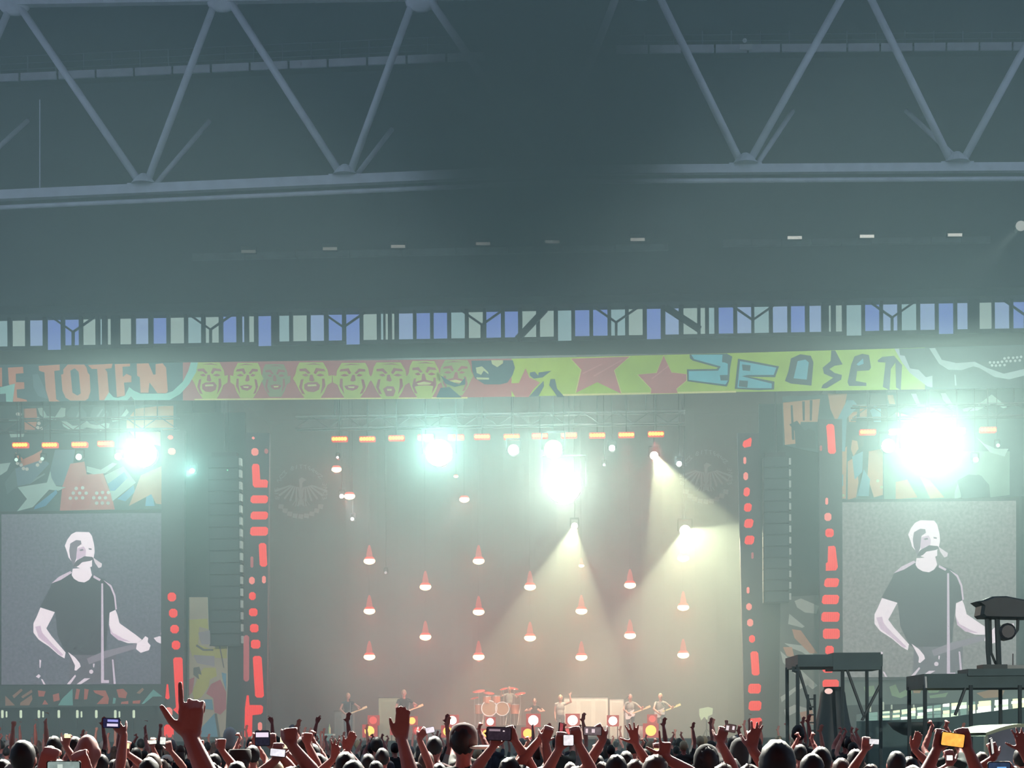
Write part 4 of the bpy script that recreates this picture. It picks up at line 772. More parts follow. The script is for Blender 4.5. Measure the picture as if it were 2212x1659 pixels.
# ================================================================ band gear on the deck
PX = 67 / F
M_CAB = mat('pale_cabinet', srgb(186, 186, 178), .8, noise=.08, scale=3); M_GRC = mat('grey_cabinet', srgb(112, 118, 116), .8, noise=.1, scale=3); M_TEAL = mat('teal_cloth', srgb(150, 205, 196), .8)
def cabinet(label, x0, x1, y0, v, n, m, trim=M_BLACK, dep=.6, knobs=False, z0=ZS):
    a, b = sp(x0, y0, v), sp(x1, y0, v); t = Thing('amplifier', label, 'amplifier', ((a.x + b.x) / 2, v, z0))
    g = MB(); g.box((a.x, v, z0), (b.x, v + dep, a.z)); t.part('body', g, m)
    for i in range(n):
        u0 = a.x + (b.x - a.x) * (i + .05) / n; u1 = a.x + (b.x - a.x) * (i + .95) / n
        g = MB(); g.box((u0, v - .02, z0 + .08), (u1, v + .002, a.z - .06)); p = t.part('front_panel', g, m)
        g = MB(); g.box((u0 + .05, v - .026, z0 + .14), (u1 - .05, v - .019, a.z - .14)); t.part('grille_cloth', g, mat('grille_' + m.name, tuple(c * .8 for c in m.node_tree.nodes['Principled BSDF'].inputs[0].default_value[:3]), .9), p)
    g = MB(); g.box((a.x - .015, v - .03, a.z), (b.x + .015, v + dep, a.z + .03)); t.part('top_edge', g, trim)
    return t
cabinet('wide pale amplifier wall of three panels beside the drum kit', 1218, 1313, 1507, 6.2, 3, M_CAB)
cabinet('single pale amplifier next to the wide amplifier wall', 1317, 1347, 1510, 6.2, 1, M_CAB)
cabinet('grey slab amplifier behind the singer', 818, 866, 1508, 5.5, 1, mat('greenish_cabinet', srgb(150, 160, 130), .8))
cabinet('grey amplifier stack beside the first guitarist', 722, 762, 1537, 4.6, 2, M_GRC)
cabinet('low pale amplifier below the wide amplifier wall', 1236, 1312, 1572, 3.2, 2, M_CAB, dep=.4)
cabinet('low pale box beside the crouching guitarist', 1378, 1392, 1568, 3.0, 1, M_CAB, dep=.4)
# wheeled table with a bottle
a, b = sp(684, 1590, 0.2), sp(719, 1590, .2); t = Thing('side_table', 'small teal draped table at the stage front below the first guitarist', 'table', ((a.x + b.x) / 2, .2, ZS))
a.z = max(a.z, ZS + .25)
g = MB(); g.box((a.x, .2, a.z - .06), (b.x, .8, a.z)); t.part('table_top', g, M_TEAL); g = MB(); g.box((a.x + .06, .24, ZS), (b.x - .06, .76, a.z - .06)); t.part('cloth_skirt', g, mat('teal_skirt', srgb(110, 160, 156), .9))
g = MB(); g.lathe(((a.x + b.x) / 2 + .12, .5, a.z), [(.04, 0), (.045, .02), (.045, .2), (.018, .28), (.018, .34)], 10); single('bottle', g, mat('bottle_green', srgb(150, 200, 150), .2), 'bottle standing on the small teal draped table', 'bottle', ((a.x + b.x) / 2 + .12, .5, a.z))
# floor lamps
M_HOT = emit('hot_lens', (1, .93, .8), 6.0); M_YEL = emit('yellow_lens', (1.0, .62, .10), 1.8); M_RDL = emit('red_glow_lens', (1, .10, .08), 1.0)
FL = [(806, 1556, 10, 1), (798, 1579, 13, 2), (890, 1557, 9, 2), (977, 1556, 11, 0), (967, 1580, 12, 2), (1059, 1559, 9, 0), (1050, 1584, 9, 2), (1152, 1556, 13, 0), (1140, 1584, 12, 2), (1237, 1556, 13, 0), (1225, 1582, 9, 1), (1324, 1557, 11, 0), (1409, 1553, 9, 1), (1406, 1578, 14, 2), (853, 1578, 9, 3), (901, 1578, 8, 3)]
FN = ['upper red-ringed lamp beside the first guitarist', 'yellow floor lamp below the red-ringed one by the first guitarist', 'yellow lamp at the singer', 'white-hot lamp with red ring above the fan in the pale-brimmed hat', 'yellow lamp touching the pale-brimmed hat', 'white-hot lamp in front of the drum kit above the big dark phone', 'small yellow lamp just under the drum kit lamp', 'white-hot lamp in a red-glowing housing beyond the drum kit', 'yellow lamp below the red-glowing housing beyond the drum kit', 'white-hot lamp before the wide amplifier wall', 'red lamp above the phone with the white display', 'white-hot lamp before the single pale amplifier', 'small red lamp beside the last guitarist', 'big yellow and red lamp below the last guitarist', 'red glowing lamp below the singer by the grey slab amplifier', 'red glowing lamp on the drum side of the singer']
for (x, y, r, k), lb in zip(FL, FN):
    v = 2.0 if y < 1565 else .2; c = sp(x, y, v); R_ = r * (64 + v) / F; t = Thing('floor_lamp', lb, 'stage lamp', (c.x, v, ZS), group='lamps along the stage floor')
    g = MB(); g.box((c.x - R_ * 1.2, v, c.z - R_ * 1.1), (c.x + R_ * 1.2, v + .3, c.z + R_ * 1.1)); t.part('housing', g, emit('red_housing_glow', (.85, .05, .05), .55))  # housing made emissive, standing in for the lens's red glow on it
    g = MB(); g.lathe((c.x, v - .05, c.z), [(.001, 0), (R_ * .5, .005), (R_ * .82, .03), (R_ * .85, .06)], 16, 'y'); t.part('lens', g, (M_HOT, M_RDL, M_YEL, M_RDL)[k])
    if c.z - R_ * 1.1 > ZS + .02:
        for s in (-1, 1): g = MB(); g.box((c.x + s * R_ * .9 - .02, v + .1, ZS), (c.x + s * R_ * .9 + .02, v + .14, c.z - R_ * 1.05)); t.part('leg', g, M_BLACK)
    if k in (0, 2): lamp('POINT', s2w(c + Vector((0, -.35, .05))), (1, .13, .09), 55 if k == 0 else 30, rad=.1)
# monitor wedges, sidefill
for x, lb in ((1020, 'dark monitor wedge before the drum kit'), (1290, 'dark monitor wedge before the amplifier wall'), (935, 'dark monitor wedge at the singer')):
    c = sp(x, 1590, .3); t = Thing('monitor_wedge', lb, 'monitor speaker', (c.x, .3, ZS)); g = MB()
    g.add([(c.x - .35, .3, ZS), (c.x + .35, .3, ZS), (c.x + .35, .75, ZS), (c.x - .35, .75, ZS), (c.x - .35, .35, ZS + .1), (c.x + .35, .35, ZS + .1), (c.x + .35, .7, ZS + .38), (c.x - .35, .7, ZS + .38)], [(3, 2, 1, 0), (4, 5, 6, 7), (0, 1, 5, 4), (1, 2, 6, 5), (2, 3, 7, 6), (3, 0, 4, 7)]); t.part('cabinet', g, M_BLACK)
    g = MB(); g.add([(c.x - .3, .38, ZS + .14), (c.x + .3, .38, ZS + .14), (c.x + .3, .66, ZS + .36), (c.x - .3, .66, ZS + .36)], [(0, 1, 2, 3)]); t.part('grille', g, mat('speaker_grille', srgb(54, 64, 66), .7))
c = sp(1525, 1536, 2); t = Thing('light_stand', 'pale lit soft lamp head on a thin stand far from the band', 'lamp stand', (c.x, 2, ZS))
g = MB(); g.slab([sp(x, y, 2) for x, y in ((1511, 1531), (1530, 1527), (1540, 1530), (1539, 1543), (1530, 1547), (1528, 1556), (1522, 1548), (1515, 1556), (1511, 1545))], .2); t.part('head', g, emit('soft_head', srgb(206, 226, 176), .8))
g = MB(); g.tube([c + Vector((.02, .12, -.2)), (c.x + .02, 2.12, ZS)], .02, 6); t.part('pole', g, M_BLACK)
for j in range(3): g = MB(); a = 2.1 * j; g.tube([(c.x + .02, 2.12, ZS + .35), (c.x + .02 + .3 * math.cos(a), 2.12 + .3 * math.sin(a), ZS + .01)], .015, 5); t.part('leg', g, M_BLACK)
# mic stands
def mic_stand(x, ytop, v, label, boom=.0):
    c = sp(x, ytop, v); t = Thing('microphone_stand', label, 'microphone stand', (c.x, v, ZS), group='microphone stands')
    g = MB(); g.tube([(c.x, v, ZS + .02), (c.x, v, c.z - .1)], .014, 6); t.part('pole', g, M_TRUSS); g = MB(); g.lathe((c.x, v, ZS), [(.15, 0), (.15, .02), (.02, .04)], 14); t.part('base', g, M_BLACK)
    g = MB(); g.tube([(c.x, v, c.z - .1), (c.x + boom, v + .15, c.z)], [.018, .024], 8); g.ball((c.x + boom, v + .17, c.z + .01), .035, 8, 6); t.part('microphone', g, M_BLACK)
mic_stand(884, 1512, 2.3, 'microphone stand before the singer', -.12); mic_stand(1437, 1520, 2.3, 'thin microphone stand beside the last guitarist', -.1); mic_stand(1350, 1505, 2.5, 'microphone stand before the crouching guitarist', .1); mic_stand(757, 1512, 2.2, 'microphone stand before the first guitarist', -.05)
# drum kit on a riser
VD = 6.0; c = sp(1075, 1560, VD); zr = ZS + .55; wd = 1.7
g = MB(); g.box((c.x - wd, VD - .8, ZS), (c.x + wd, VD + 2.2, zr)); t = Thing('drum_riser', 'dark riser carrying the drum kit', 'riser', (c.x, VD, ZS)); t.part('deck', g, mat('riser_black', srgb(60, 58, 60), .7)); g = MB(); g.box((c.x - wd, VD - .83, ZS + .05), (c.x + wd, VD - .8, zr - .05)); t.part('skirt', g, M_DRAPE)
t = Thing('drum_kit', 'drum kit with red cymbals and a warm-lit bass drum', 'drum kit', (c.x, VD, zr))
M_DRUM = mat('drum_shell', srgb(170, 90, 60), .4); M_HEADD = mat('drum_head', srgb(150, 112, 84), .7); M_CYM = mat('cymbal_red', srgb(214, 90, 84), .3, .7); M_CHR = mat('chrome', srgb(170, 175, 175), .45, .7)
def drum(x, y, rpx, dep, name, axis='y', v=VD):
    q = sp(x, y, v); r = rpx * 70 / F
    if axis == 'y':
        g = MB(); g.lathe((q.x, v, q.z), [(r, 0), (r, dep)], 20, 'y'); p = t.part(name, g, M_DRUM); g = MB(); g.lathe((q.x, v - .02, q.z), [(r * .92, 0), (r * .92, .03)], 20, 'y'); t.part('drum_head', g, M_HEADD, p); g = MB(); g.lathe((q.x, v - .03, q.z), [(r * 1.04, 0), (r * 1.04, .05), (r * .93, .05), (r * .93, 0), (r * 1.04, 0)], 20, 'y', cap=False); t.part('hoop', g, M_CHR, p)
    else:
        g = MB(); g.lathe((q.x, v, q.z - dep / 2), [(r, 0), (r, dep)], 18); p = t.part(name, g, M_DRUM); g = MB(); g.lathe((q.x, v, q.z + dep / 2 - .01), [(r * 1.03, 0), (r * 1.03, .03), (r * .9, .03)], 18); t.part('hoop', g, M_CHR, p)
        for s in (-1, 1): g = MB(); g.tube([(q.x + s * r * .8, v + .05, q.z), (q.x + s * r, v + .05, zr)], .014, 5); t.part('drum_leg', g, M_CHR, p)
drum(1057, 1530, 17, .45, 'bass_drum'); drum(1085, 1531, 15, .45, 'bass_drum'); drum(1052, 1512, 9, .25, 'tom_drum', 'z', VD + .1); drum(1072, 1511, 9, .25, 'tom_drum', 'z', VD + .1); drum(1035, 1532, 9, .35, 'floor_tom', 'z', VD + .4); drum(1112, 1532, 10, .35, 'floor_tom', 'z', VD + .4); drum(1095, 1524, 8, .16, 'snare_drum', 'z', VD + .3)
for x, y, r, tl in ((1034, 1493, 14, .12), (1056, 1497, 12, -.1), (1088, 1488, 9, .2), (1110, 1487, 10, -.2), (1124, 1498, 12, .1), (1025, 1508, 9, .2)):
    q = sp(x, y, VD + .25); k = r * 70 / F; g = MB(); g.lathe((q.x, VD + .25, q.z), [(.004, .03), (k * .25, .025), (k * .3, .012), (k, 0), (k, -.006), (k * .3, .004)], 18)
    g.v = [(p[0], p[1], p[2] + (p[0] - q.x) * tl + (p[1] - VD - .25) * .25) for p in g.v]; p = t.part('cymbal', g, M_CYM, smooth=True); g = MB(); g.tube([(q.x, VD + .25, q.z), (q.x, VD + .3, zr)], .012, 5); t.part('cymbal_stand', g, M_CHR, p)
for x in (1042, 1066, 1092, 1118): q = sp(x, 1545, VD); g = MB(); g.tube([(q.x, VD - .1, zr), (q.x + .1, VD + .5, q.z + .5)], .016, 5); t.part('hardware_leg', g, M_CHR)
# row of pale strip lamps under the screen by the pointing hand
for i, x in enumerate((5, 45, 84, 127, 167, 208, 249, 289)):
    p, q = sp(x, 1534, -1.0), sp(x, 1551, -1.0); t = Thing('strip_lamp', 'pale upright strip lamp, %s in the row under the screen beside the pointing hand' % ORD[i], 'strip lamp', (p.x, -1.0, ZS), group='strip lamps at the stage edge')
    g = MB(); g.lathe((p.x, -1.0, q.z), [(.03, 0), (.045, .03), (.045, p.z - q.z - .03), (.03, p.z - q.z)], 8); t.part('tube', g, emit('strip_tube', srgb(214, 240, 206), .95)); g = MB(); g.tube([(p.x, -1.0, ZS), (p.x, -1.0, q.z)], .015, 5); t.part('stand', g, M_BLACK)
    if i % 2 == 0: g = MB(); g.lathe((p.x + .13, -.95, q.z + .02), [(.02, 0), (.03, .02), (.03, p.z - q.z - .08), (.02, p.z - q.z - .06)], 8); t.part('tube', g, emit('strip_tube', srgb(214, 240, 206), .95))
for i, (x, y0, y1) in enumerate(((1880, 1518, 1538), (1908, 1516, 1534), (1926, 1522, 1532), (1974, 1522, 1532))):
    p, q = sp(x, y0, -1.0), sp(x, y1, -1.0); t = Thing('strip_lamp', 'faint upright strip lamp, %s in the short row behind the scaffold platform' % ORD[i], 'strip lamp', (p.x, -1.0, ZS), group='strip lamps behind the platform')
    g = MB(); g.lathe((p.x, -1.0, q.z), [(.02, 0), (.03, .02), (.03, p.z - q.z - .02), (.01, p.z - q.z)], 8); t.part('tube', g, emit('strip_tube_faint', srgb(190, 214, 188), .7)); g = MB(); g.tube([(p.x, -1.0, ZS), (p.x, -1.0, q.z)], .012, 5); t.part('stand', g, M_BLACK)
# crowd barrier before the stage
t = Thing('crowd_barrier', 'pale metal crowd barrier along the foot of the stage', 'barrier', (0, -3.2, 0))
for i in range(30):
    u0 = -19 + i * 1.27; g = MB(); g.box((u0, -3.2, .1), (u0 + 1.22, -3.16, 1.18)); p = t.part('barrier_panel', g, mat('barrier_alu', srgb(128, 138, 138), .5, .4))
    g = MB(); g.box((u0, -3.25, 1.18), (u0 + 1.22, -3.1, 1.24)); t.part('top_rail', g, mat('barrier_rail', srgb(170, 184, 182), .5, .3), p)
    g = MB(); g.box((u0 + .05, -3.8, 0), (u0 + .2, -2.8, .1)); t.part('foot', g, M_BLACK, p)
# ================================================================ camera platforms and other gear among the crowd
DP = 44.0
M_SCAF = mat('scaffold_dark', srgb(34, 46, 48), .6); M_TARP = mat('dark_tarpaulin', srgb(26, 36, 40), .6, noise=.25, scale=2, bump=.4); M_DECK = mat('platform_deck', srgb(48, 66, 68), .7, noise=.15, scale=2)
W = lambda x, y, d=DP: at(x, y, d)
def leg(t, x, y0, y1, d=DP, r=.045, name='leg', zfloor=True, x1=None):
    p = W(x, y0, d); q = W(x1 if x1 is not None else x, y1, d)
    if zfloor: q.z = 0.0
    g = MB(); g.tube([p, q], r, 8); return t.part(name, g, M_SCAF)
t = Thing('camera_platform', 'dark scaffold platform with crossed braces beside the draped stack', 'platform', W(1812, 1600) * 1.0, 'w'); t.o.location.z = 0; t.origin.z = 0
a, b = W(1722, 1428), W(1905, 1424); g = MB(); a2 = W(1722, 1424); z1 = W(1812, 1414).z; z0 = W(1812, 1440).z
g.box((a.x, DP - .1, z0), (b.x, DP + 1.9, z1)); t.part('deck', g, M_DECK)
g = MB(); g.box((W(1798, 1420).x, DP - .12, z0 - .08), (b.x - .05, DP + 1.0, z1 + .04)); t.part('deck_box', g, M_DECK)
for x in (1723, 1820, 1902): leg(t, x, 1436, 1600)
for x in (1723, 1902):
    p = W(x, 1436); g = MB(); g.tube([p + Vector((0, 1.7, 0)), (p.x, p.y + 1.7, 0)], .045, 8); t.part('leg', g, M_SCAF)
for a, b in (((1828, 1442), (1868, 1552)), ((1902, 1478), (1862, 1556)), ((1726, 1448), (1752, 1534))):
    g = MB(); g.tube([W(*a), W(*b)], .035, 6); t.part('brace', g, M_SCAF)
g = MB(); g.tube([W(1715, 1440), W(1714, 1448), W(1722, 1450)], .05, 8); t.part('corner_clamp', g, M_SCAF)
for x0 in (1745, 1760): leg(t, x0, 1500, 1600, DP - .3, .03, 'ladder_rail')
for i in range(6):
    y = 1510 + i * 17; g = MB(); g.tube([W(1745, y, DP - .3), W(1760, y, DP - .3)], .018, 6); t.part('ladder_rung', g, M_SCAF)
# draped stack
c = W(1800, 1600, DP + 1.0); h = W(1795, 1484, DP + 1.0).z; g = MB(); n = 40; prof = [(.95, 0), (.85, .25), (.72, .5), (.52, .72), (.42, .86), (.38, .95), (.3, 1.0)]
g.lathe((c.x, c.y, 0), [(r * .78, hh * h) for r, hh in prof], n)
g.v = [(c.x + (p[0] - c.x) * (1 + .10 * math.sin(9 * math.atan2(p[1] - c.y, p[0] - c.x)) * (1 - p[2] / h)), c.y + (p[1] - c.y) * (1 + .10 * math.sin(9 * math.atan2(p[1] - c.y, p[0] - c.x)) * (1 - p[2] / h)), p[2]) for p in g.v]
t = Thing('draped_stack', 'tall stack of gear draped in a dark tarpaulin under the wide red LED bars', 'draped gear', (c.x, c.y, 0), 'w'); t.part('tarpaulin', g, M_TARP, smooth=True)
g = MB(); q = W(1790, 1493, DP + .6); g.ball(q, (.1, .06, .07), 10, 6); t.part('work_light', g, emit('pinkish_lamp', srgb(255, 214, 204), 1.0))
# second platform with the covered camera
D2 = 40.0
t = Thing('camera_platform', 'long dark platform carrying the rain-covered camera', 'platform', (W(2105, 1600, D2).x, D2, 0), 'w')
a, b = W(1996, 1472, D2), W(2300, 1466, D2); z1, z0 = W(2100, 1455, D2).z, W(2100, 1486, D2).z
g = MB(); g.box((a.x, D2, z0), (b.x, D2 + 1.8, z1)); t.part('deck', g, M_DECK)
g = MB(); g.box((W(2090, 1460, D2).x, D2 - .05, z1 - .05), (b.x, D2 + .9, z1 + .1)); t.part('deck_box', g, M_DECK)
for x in (1998, 2097, 2203): leg(t, x, 1480, 1600, D2)
for x in (1998, 2203): p = W(x, 1480, D2); g = MB(); g.tube([p + Vector((0, 1.6, 0)), (p.x, p.y + 1.6, 0)], .045, 8); t.part('leg', g, M_SCAF)
g = MB(); g.tube([W(2085, 1486, D2), W(2063, 1545, D2)], .035, 6); t.part('brace', g, M_SCAF)
g = MB(); p = W(1999, 1462, D2); g.tube([p, p + Vector((.0, -.05, -.25))], .04, 6); t.part('corner_clamp', g, M_TRUSS)
t = Thing('broadcast_camera', 'broadcast camera under a black rain cover on the long platform', 'camera', W(2150, 1455, D2), 'w')
o0 = [(2110, 1299), (2125, 1296), (2145, 1288), (2175, 1287), (2225, 1297), (2260, 1310), (2260, 1335), (2215, 1336), (2125, 1334), (2119, 1328), (2122, 1308)]
def wslab(pts, d, dep): # outline from pixels with real depth
    q = [W(x, y, d) for x, y in pts]; A = sum(a.x * b.z - b.x * a.z for a, b in zip(q, q[1:] + q[:1])); q = q if A > 0 else q[::-1]
    n = len(q); c = sum(q, Vector()) / n; g = MB(); f = [c + (p - c) * .86 for p in q]
    rings = [f, q, [p + Vector((0, dep * .15, 0)) for p in q], [p + Vector((0, dep * .85, 0)) for p in q], [p + Vector((0, dep, 0)) for p in f]]; rings[1] = [p + Vector((0, .06, 0)) for p in q]
    vs = [p for r in rings for p in r]; g.add(vs, [tuple(range(n)), tuple(range(5 * n - 1, 4 * n - 1, -1))] + [(k * n + i, (k + 1) * n + i, (k + 1) * n + (i + 1) % n, k * n + (i + 1) % n) for k in range(4) for i in range(n)]); return g
t.part('rain_cover', wslab(o0, D2 + .2, .7), M_TARP)
g = MB(); g.tube([W(2132, 1336, D2 + .4), W(2134, 1405, D2 + .4), W(2137, 1440, D2 + .4)], .05, 8); t.part('column', g, M_SCAF)
g = MB(); g.tube([W(2139, 1336, D2 + .5), W(2141, 1410, D2 + .5), W(2150, 1432, D2 + .5), W(2165, 1445, D2 + .5)], .03, 8); t.part('pan_bar', g, M_SCAF)
g = MB(); g.tube([W(2154, 1334, D2 + .4), W(2158, 1440, D2 + .4)], .06, 8); t.part('column', g, M_SCAF)
g = MB(); q = W(2178, 1364, D2 + .3); g.lathe((q.x, q.y, q.z), [(.14, 0), (.19, .05), (.19, .4), (.1, .5)], 12, 'y'); t.part('counterweight', g, M_BLACK)
g = MB(); g.tube([W(2199, 1336, D2 + .4), W(2198, 1360, D2 + .4), W(2188, 1374, D2 + .4)], .035, 8); t.part('bracket', g, M_SCAF)
g = MB(); q = W(2145, 1446, D2 + .4); g.box((q.x - .28, q.y - .25, z1 + .1), (q.x + .25, q.y + .3, z1 + .2)); t.part('base', g, M_SCAF)
g = MB(); g.box((W(2172, 1440, D2).x, D2 + .2, z1 + .1), (W(2230, 1440, D2).x, D2 + .7, W(2180, 1436, D2).z)); t.part('control_box', g, M_GRC); g = MB(); g.tube([W(2188, 1412, D2 + .4), W(2188, 1438, D2 + .4)], .012, 5); t.part('antenna', g, M_BLACK)
# catwalk ramp covered with lit tiles
D3 = 50.0
t = Thing('lit_ramp', 'sloping ramp topped with bright glass tiles behind the long platform', 'ramp', (W(2050, 1600, D3).x, D3, 0), 'w')
e = [(1850, 1558), (1935, 1556), (1990, 1553), (2050, 1550), (2110, 1541), (2230, 1526)]; f = [(1850, 1543), (1935, 1536), (1990, 1528), (2050, 1520), (2110, 1516), (2230, 1508)]
near = [W(x, y, D3) for x, y in e]; far_ = [W(x, y, D3 + 1.3) for x, y in f]
for i in range(len(near) - 1):
    a, b, c_, d_ = near[i], near[i + 1], far_[i + 1], far_[i]
    g = MB(); lo = [Vector((p.x, p.y, 0)) for p in (a, b, c_, d_)]; g.add([a, b, c_, d_] + lo, [(0, 1, 2, 3), (7, 6, 5, 4), (4, 5, 1, 0), (5, 6, 2, 1), (6, 7, 3, 2), (7, 4, 0, 3)]); t.part('ramp_section', g, mat('ramp_side', srgb(56, 78, 76), .8, noise=.15, scale=1.5))
def on_ramp(s, q): # s along, q across
    i = min(int(s * 5), 4); w_ = s * 5 - i; return near[i].lerp(near[i + 1], w_).lerp(far_[i].lerp(far_[i + 1], w_), q)
rr_ = random.Random(3); TI = [emit('tile_lit_%d' % i, c, s) for i, (c, s) in enumerate(((srgb(240, 250, 235), 2.2), (srgb(206, 232, 200), 1.4), (srgb(226, 244, 190), 1.6), (srgb(150, 190, 176), .8)))]
for j in range(4):
    n = 15
    for i in range(n):
        s0 = .05 + .93 * (i + .06 + .15 * rr_.random()) / n; s1 = .05 + .93 * (i + .92) / n; q0, q1 = j / 4 + .03, j / 4 + .21; up = Vector((0, 0, .012))
        P4 = [on_ramp(s, q) for s, q in ((s0, q0), (s1, q0), (s1, q1), (s0, q1))]; g = MB(); g.add([p + up * 2 for p in P4] + P4, [(0, 1, 2, 3), (7, 6, 5, 4), (4, 5, 1, 0), (5, 6, 2, 1), (6, 7, 3, 2), (7, 4, 0, 3)]); t.part('glass_tile', g, rr_.choice(TI if s0 > .2 else TI[1:]))
# big dish on a foot
c = W(1978, 1600, 42.5); rim = W(1978, 1560, 42.5).z; r = (2046 - 1925) / 2 * 42.5 / F
t = Thing('dish', 'wide dark bowl with a bright filling in front of the lit ramp', 'bowl', (c.x, c.y, 0), 'w')
g = MB(); zb = W(1978, 1590, 42.5).z; g.lathe((c.x, c.y, zb), [(.12, 0), (r * .45, .03), (r * .8, (rim - zb) * .5), (r, rim - zb), (r * .97, rim - zb), (r * .75, (rim - zb) * .55)], 24); t.part('bowl', g, M_SCAF, smooth=True)
g = MB(); g.lathe((c.x, c.y, rim - .05), [(.001, .0), (r * .9, 0), (r * .9, .01), (.001, .02)], 24); t.part('bright_filling', g, TI[2])
g = MB(); g.lathe((c.x, c.y, 0), [(.35, 0), (.3, .05), (.1, .12), (.1, zb)], 14); t.part('foot', g, M_SCAF)
# blue tent
D4 = 24.0
t = Thing('tent', 'small tent with bluish sheet walls and a pale curved roof edge', 'tent', (W(2175, 1620, D4).x, D4, 0), 'w')
xl, xr = W(2130, 1600, D4).x, W(2290, 1600, D4).x; zt4, zs4 = W(2180, 1571, D4).z, W(2130, 1590, D4).z; n = 8
vs = []; 
for dy in (0, 2.0):
    for i in range(n + 1): f_ = i / n; vs.append((xl + (xr - xl) * .5 * f_, D4 + dy, zs4 + (zt4 - zs4) * math.sin(f_ * math.pi / 2)))
    vs.append((xr, D4 + dy, zt4))
m = n + 2; g = MB(); vt = vs + [(x, y, z + .045) for x, y, z in vs]
g.add(vt, [(i, i + 1, m + i + 1, m + i) for i in range(m - 1)] + [(2 * m + m + i, 2 * m + m + i + 1, 2 * m + i + 1, 2 * m + i) for i in range(m - 1)] + [(2 * m + i, 2 * m + i + 1, i + 1, i) for i in range(m - 1)]); t.part('roof', g, mat('tent_roof', srgb(200, 226, 190), .7))
g = MB(); fr = [Vector(v) for v in vs[:m]]; g.add([(p.x, D4 + .03, p.z) for p in fr] + [(p.x, D4 + .03, 0) for p in fr], [(m + i, m + i + 1, i + 1, i) for i in range(m - 1)]); t.part('wall_sheet', g, mat('tent_sheet', srgb(150, 172, 186), .35, noise=.2, scale=2.5))
for x in (xl, xr): g = MB(); g.tube([(x, D4, 0), (x, D4, zs4)], .03, 8); t.part('pole', g, mat('tent_pole', srgb(176, 200, 176), .5))
# ================================================================ people
random.seed(11)
SKINS = [mat('skin_%d' % i, c, .55, noise=.08, scale=12) for i, c in enumerate([(.31, .115, .095), (.27, .095, .08), (.38, .18, .14), (.23, .08, .07)])]
HAIRS = {'black': mat('hair_black', (.009, .008, .010), .55, bump=.12, scale=60, spec=.25), 'brown': mat('hair_brown', (.05, .028, .022), .55, bump=.12, scale=60, spec=.25), 'grey': mat('hair_grey', (.16, .15, .15), .6, bump=.3, scale=60), 'blond': mat('hair_blond', (.34, .28, .17), .6, bump=.3, scale=60)}
SHIRTS = [mat('shirt_%d' % i, c, .9, noise=.12, scale=10) for i, c in enumerate([(.015, .016, .02), (.02, .025, .04), (.03, .03, .032), (.09, .09, .085), (.05, .02, .022), (.02, .03, .03), (.25, .25, .23)])]
M_JEANS = mat('dark_jeans', (.03, .035, .06), .9); M_SHOE = mat('shoe', (.02, .02, .02), .7); M_EYE = mat('eye_dark', (.02, .015, .01), .3); M_LIP = mat('lip', (.25, .09, .08), .6)
class Body:
    """tapered capsules and ellipsoids that are fused into one skin by a voxel remesh; remembers which piece is skin, shirt ..."""
    def __init__(s): s.p = []
    def cap(s, a, b, r1, r2, reg): s.p.append(('c', Vector(a), Vector(b), r1, r2, reg)); return s
    def ell(s, c, r, reg): s.p.append(('e', Vector(c), Vector(r), 0, 0, reg)); return s
    def mesh(s):
        g = MB()
        for k, a, b, r1, r2, reg in s.p:
            if k == 'e': g.ball(a, b, 14, 10)
            else:
                d = (b - a); L = d.length
                if L < 1e-5: g.ball(a, r1, 10, 8); continue
                z = d / L; x = z.orthogonal().normalized(); y = z.cross(x); n = 10; prof = []
                for i in range(1, 4): t = math.pi / 2 * (1 - i / 3); prof.append((r1 * math.cos(t), -r1 * math.sin(t)))
                for i in range(0, 3): t = math.pi / 2 * (i / 3); prof.append((r2 * math.cos(t), L + r2 * math.sin(t)))
                vs = [a - z * r1] + [a + z * h + (x * math.cos(2 * math.pi * j / n) + y * math.sin(2 * math.pi * j / n)) * r for r, h in prof for j in range(n)] + [b + z * r2]
                K = len(prof); fs = [(0, 1 + (j + 1) % n, 1 + j) for j in range(n)] + [(1 + i * n + j, 1 + i * n + (j + 1) % n, 1 + (i + 1) * n + (j + 1) % n, 1 + (i + 1) * n + j) for i in range(K - 1) for j in range(n)] + [(1 + (K - 1) * n + j, 1 + (K - 1) * n + (j + 1) % n, len(vs) - 1) for j in range(n)]
                g.add(vs, fs)
        return g
    def regions(s, pts):
        best = np.full(len(pts), 1e9); reg = np.zeros(len(pts), int)
        for k, a, b, r1, r2, rg in s.p:
            A = np.array(a)
            if k == 'e': q = (pts - A) / np.array(b); d = (np.linalg.norm(q, axis=1) - 1) * min(b)
            else:
                B = np.array(b); ab = B - A; t = np.clip(((pts - A) @ ab) / max(ab @ ab, 1e-9), 0, 1); d = np.linalg.norm(pts - A - t[:, None] * ab, axis=1) - (r1 + (r2 - r1) * t)
            m = d < best; best[m] = d[m]; reg[m] = rg
        return reg
SK, SHI, JE, SO = 0, 1, 2, 3
QUEUE = []
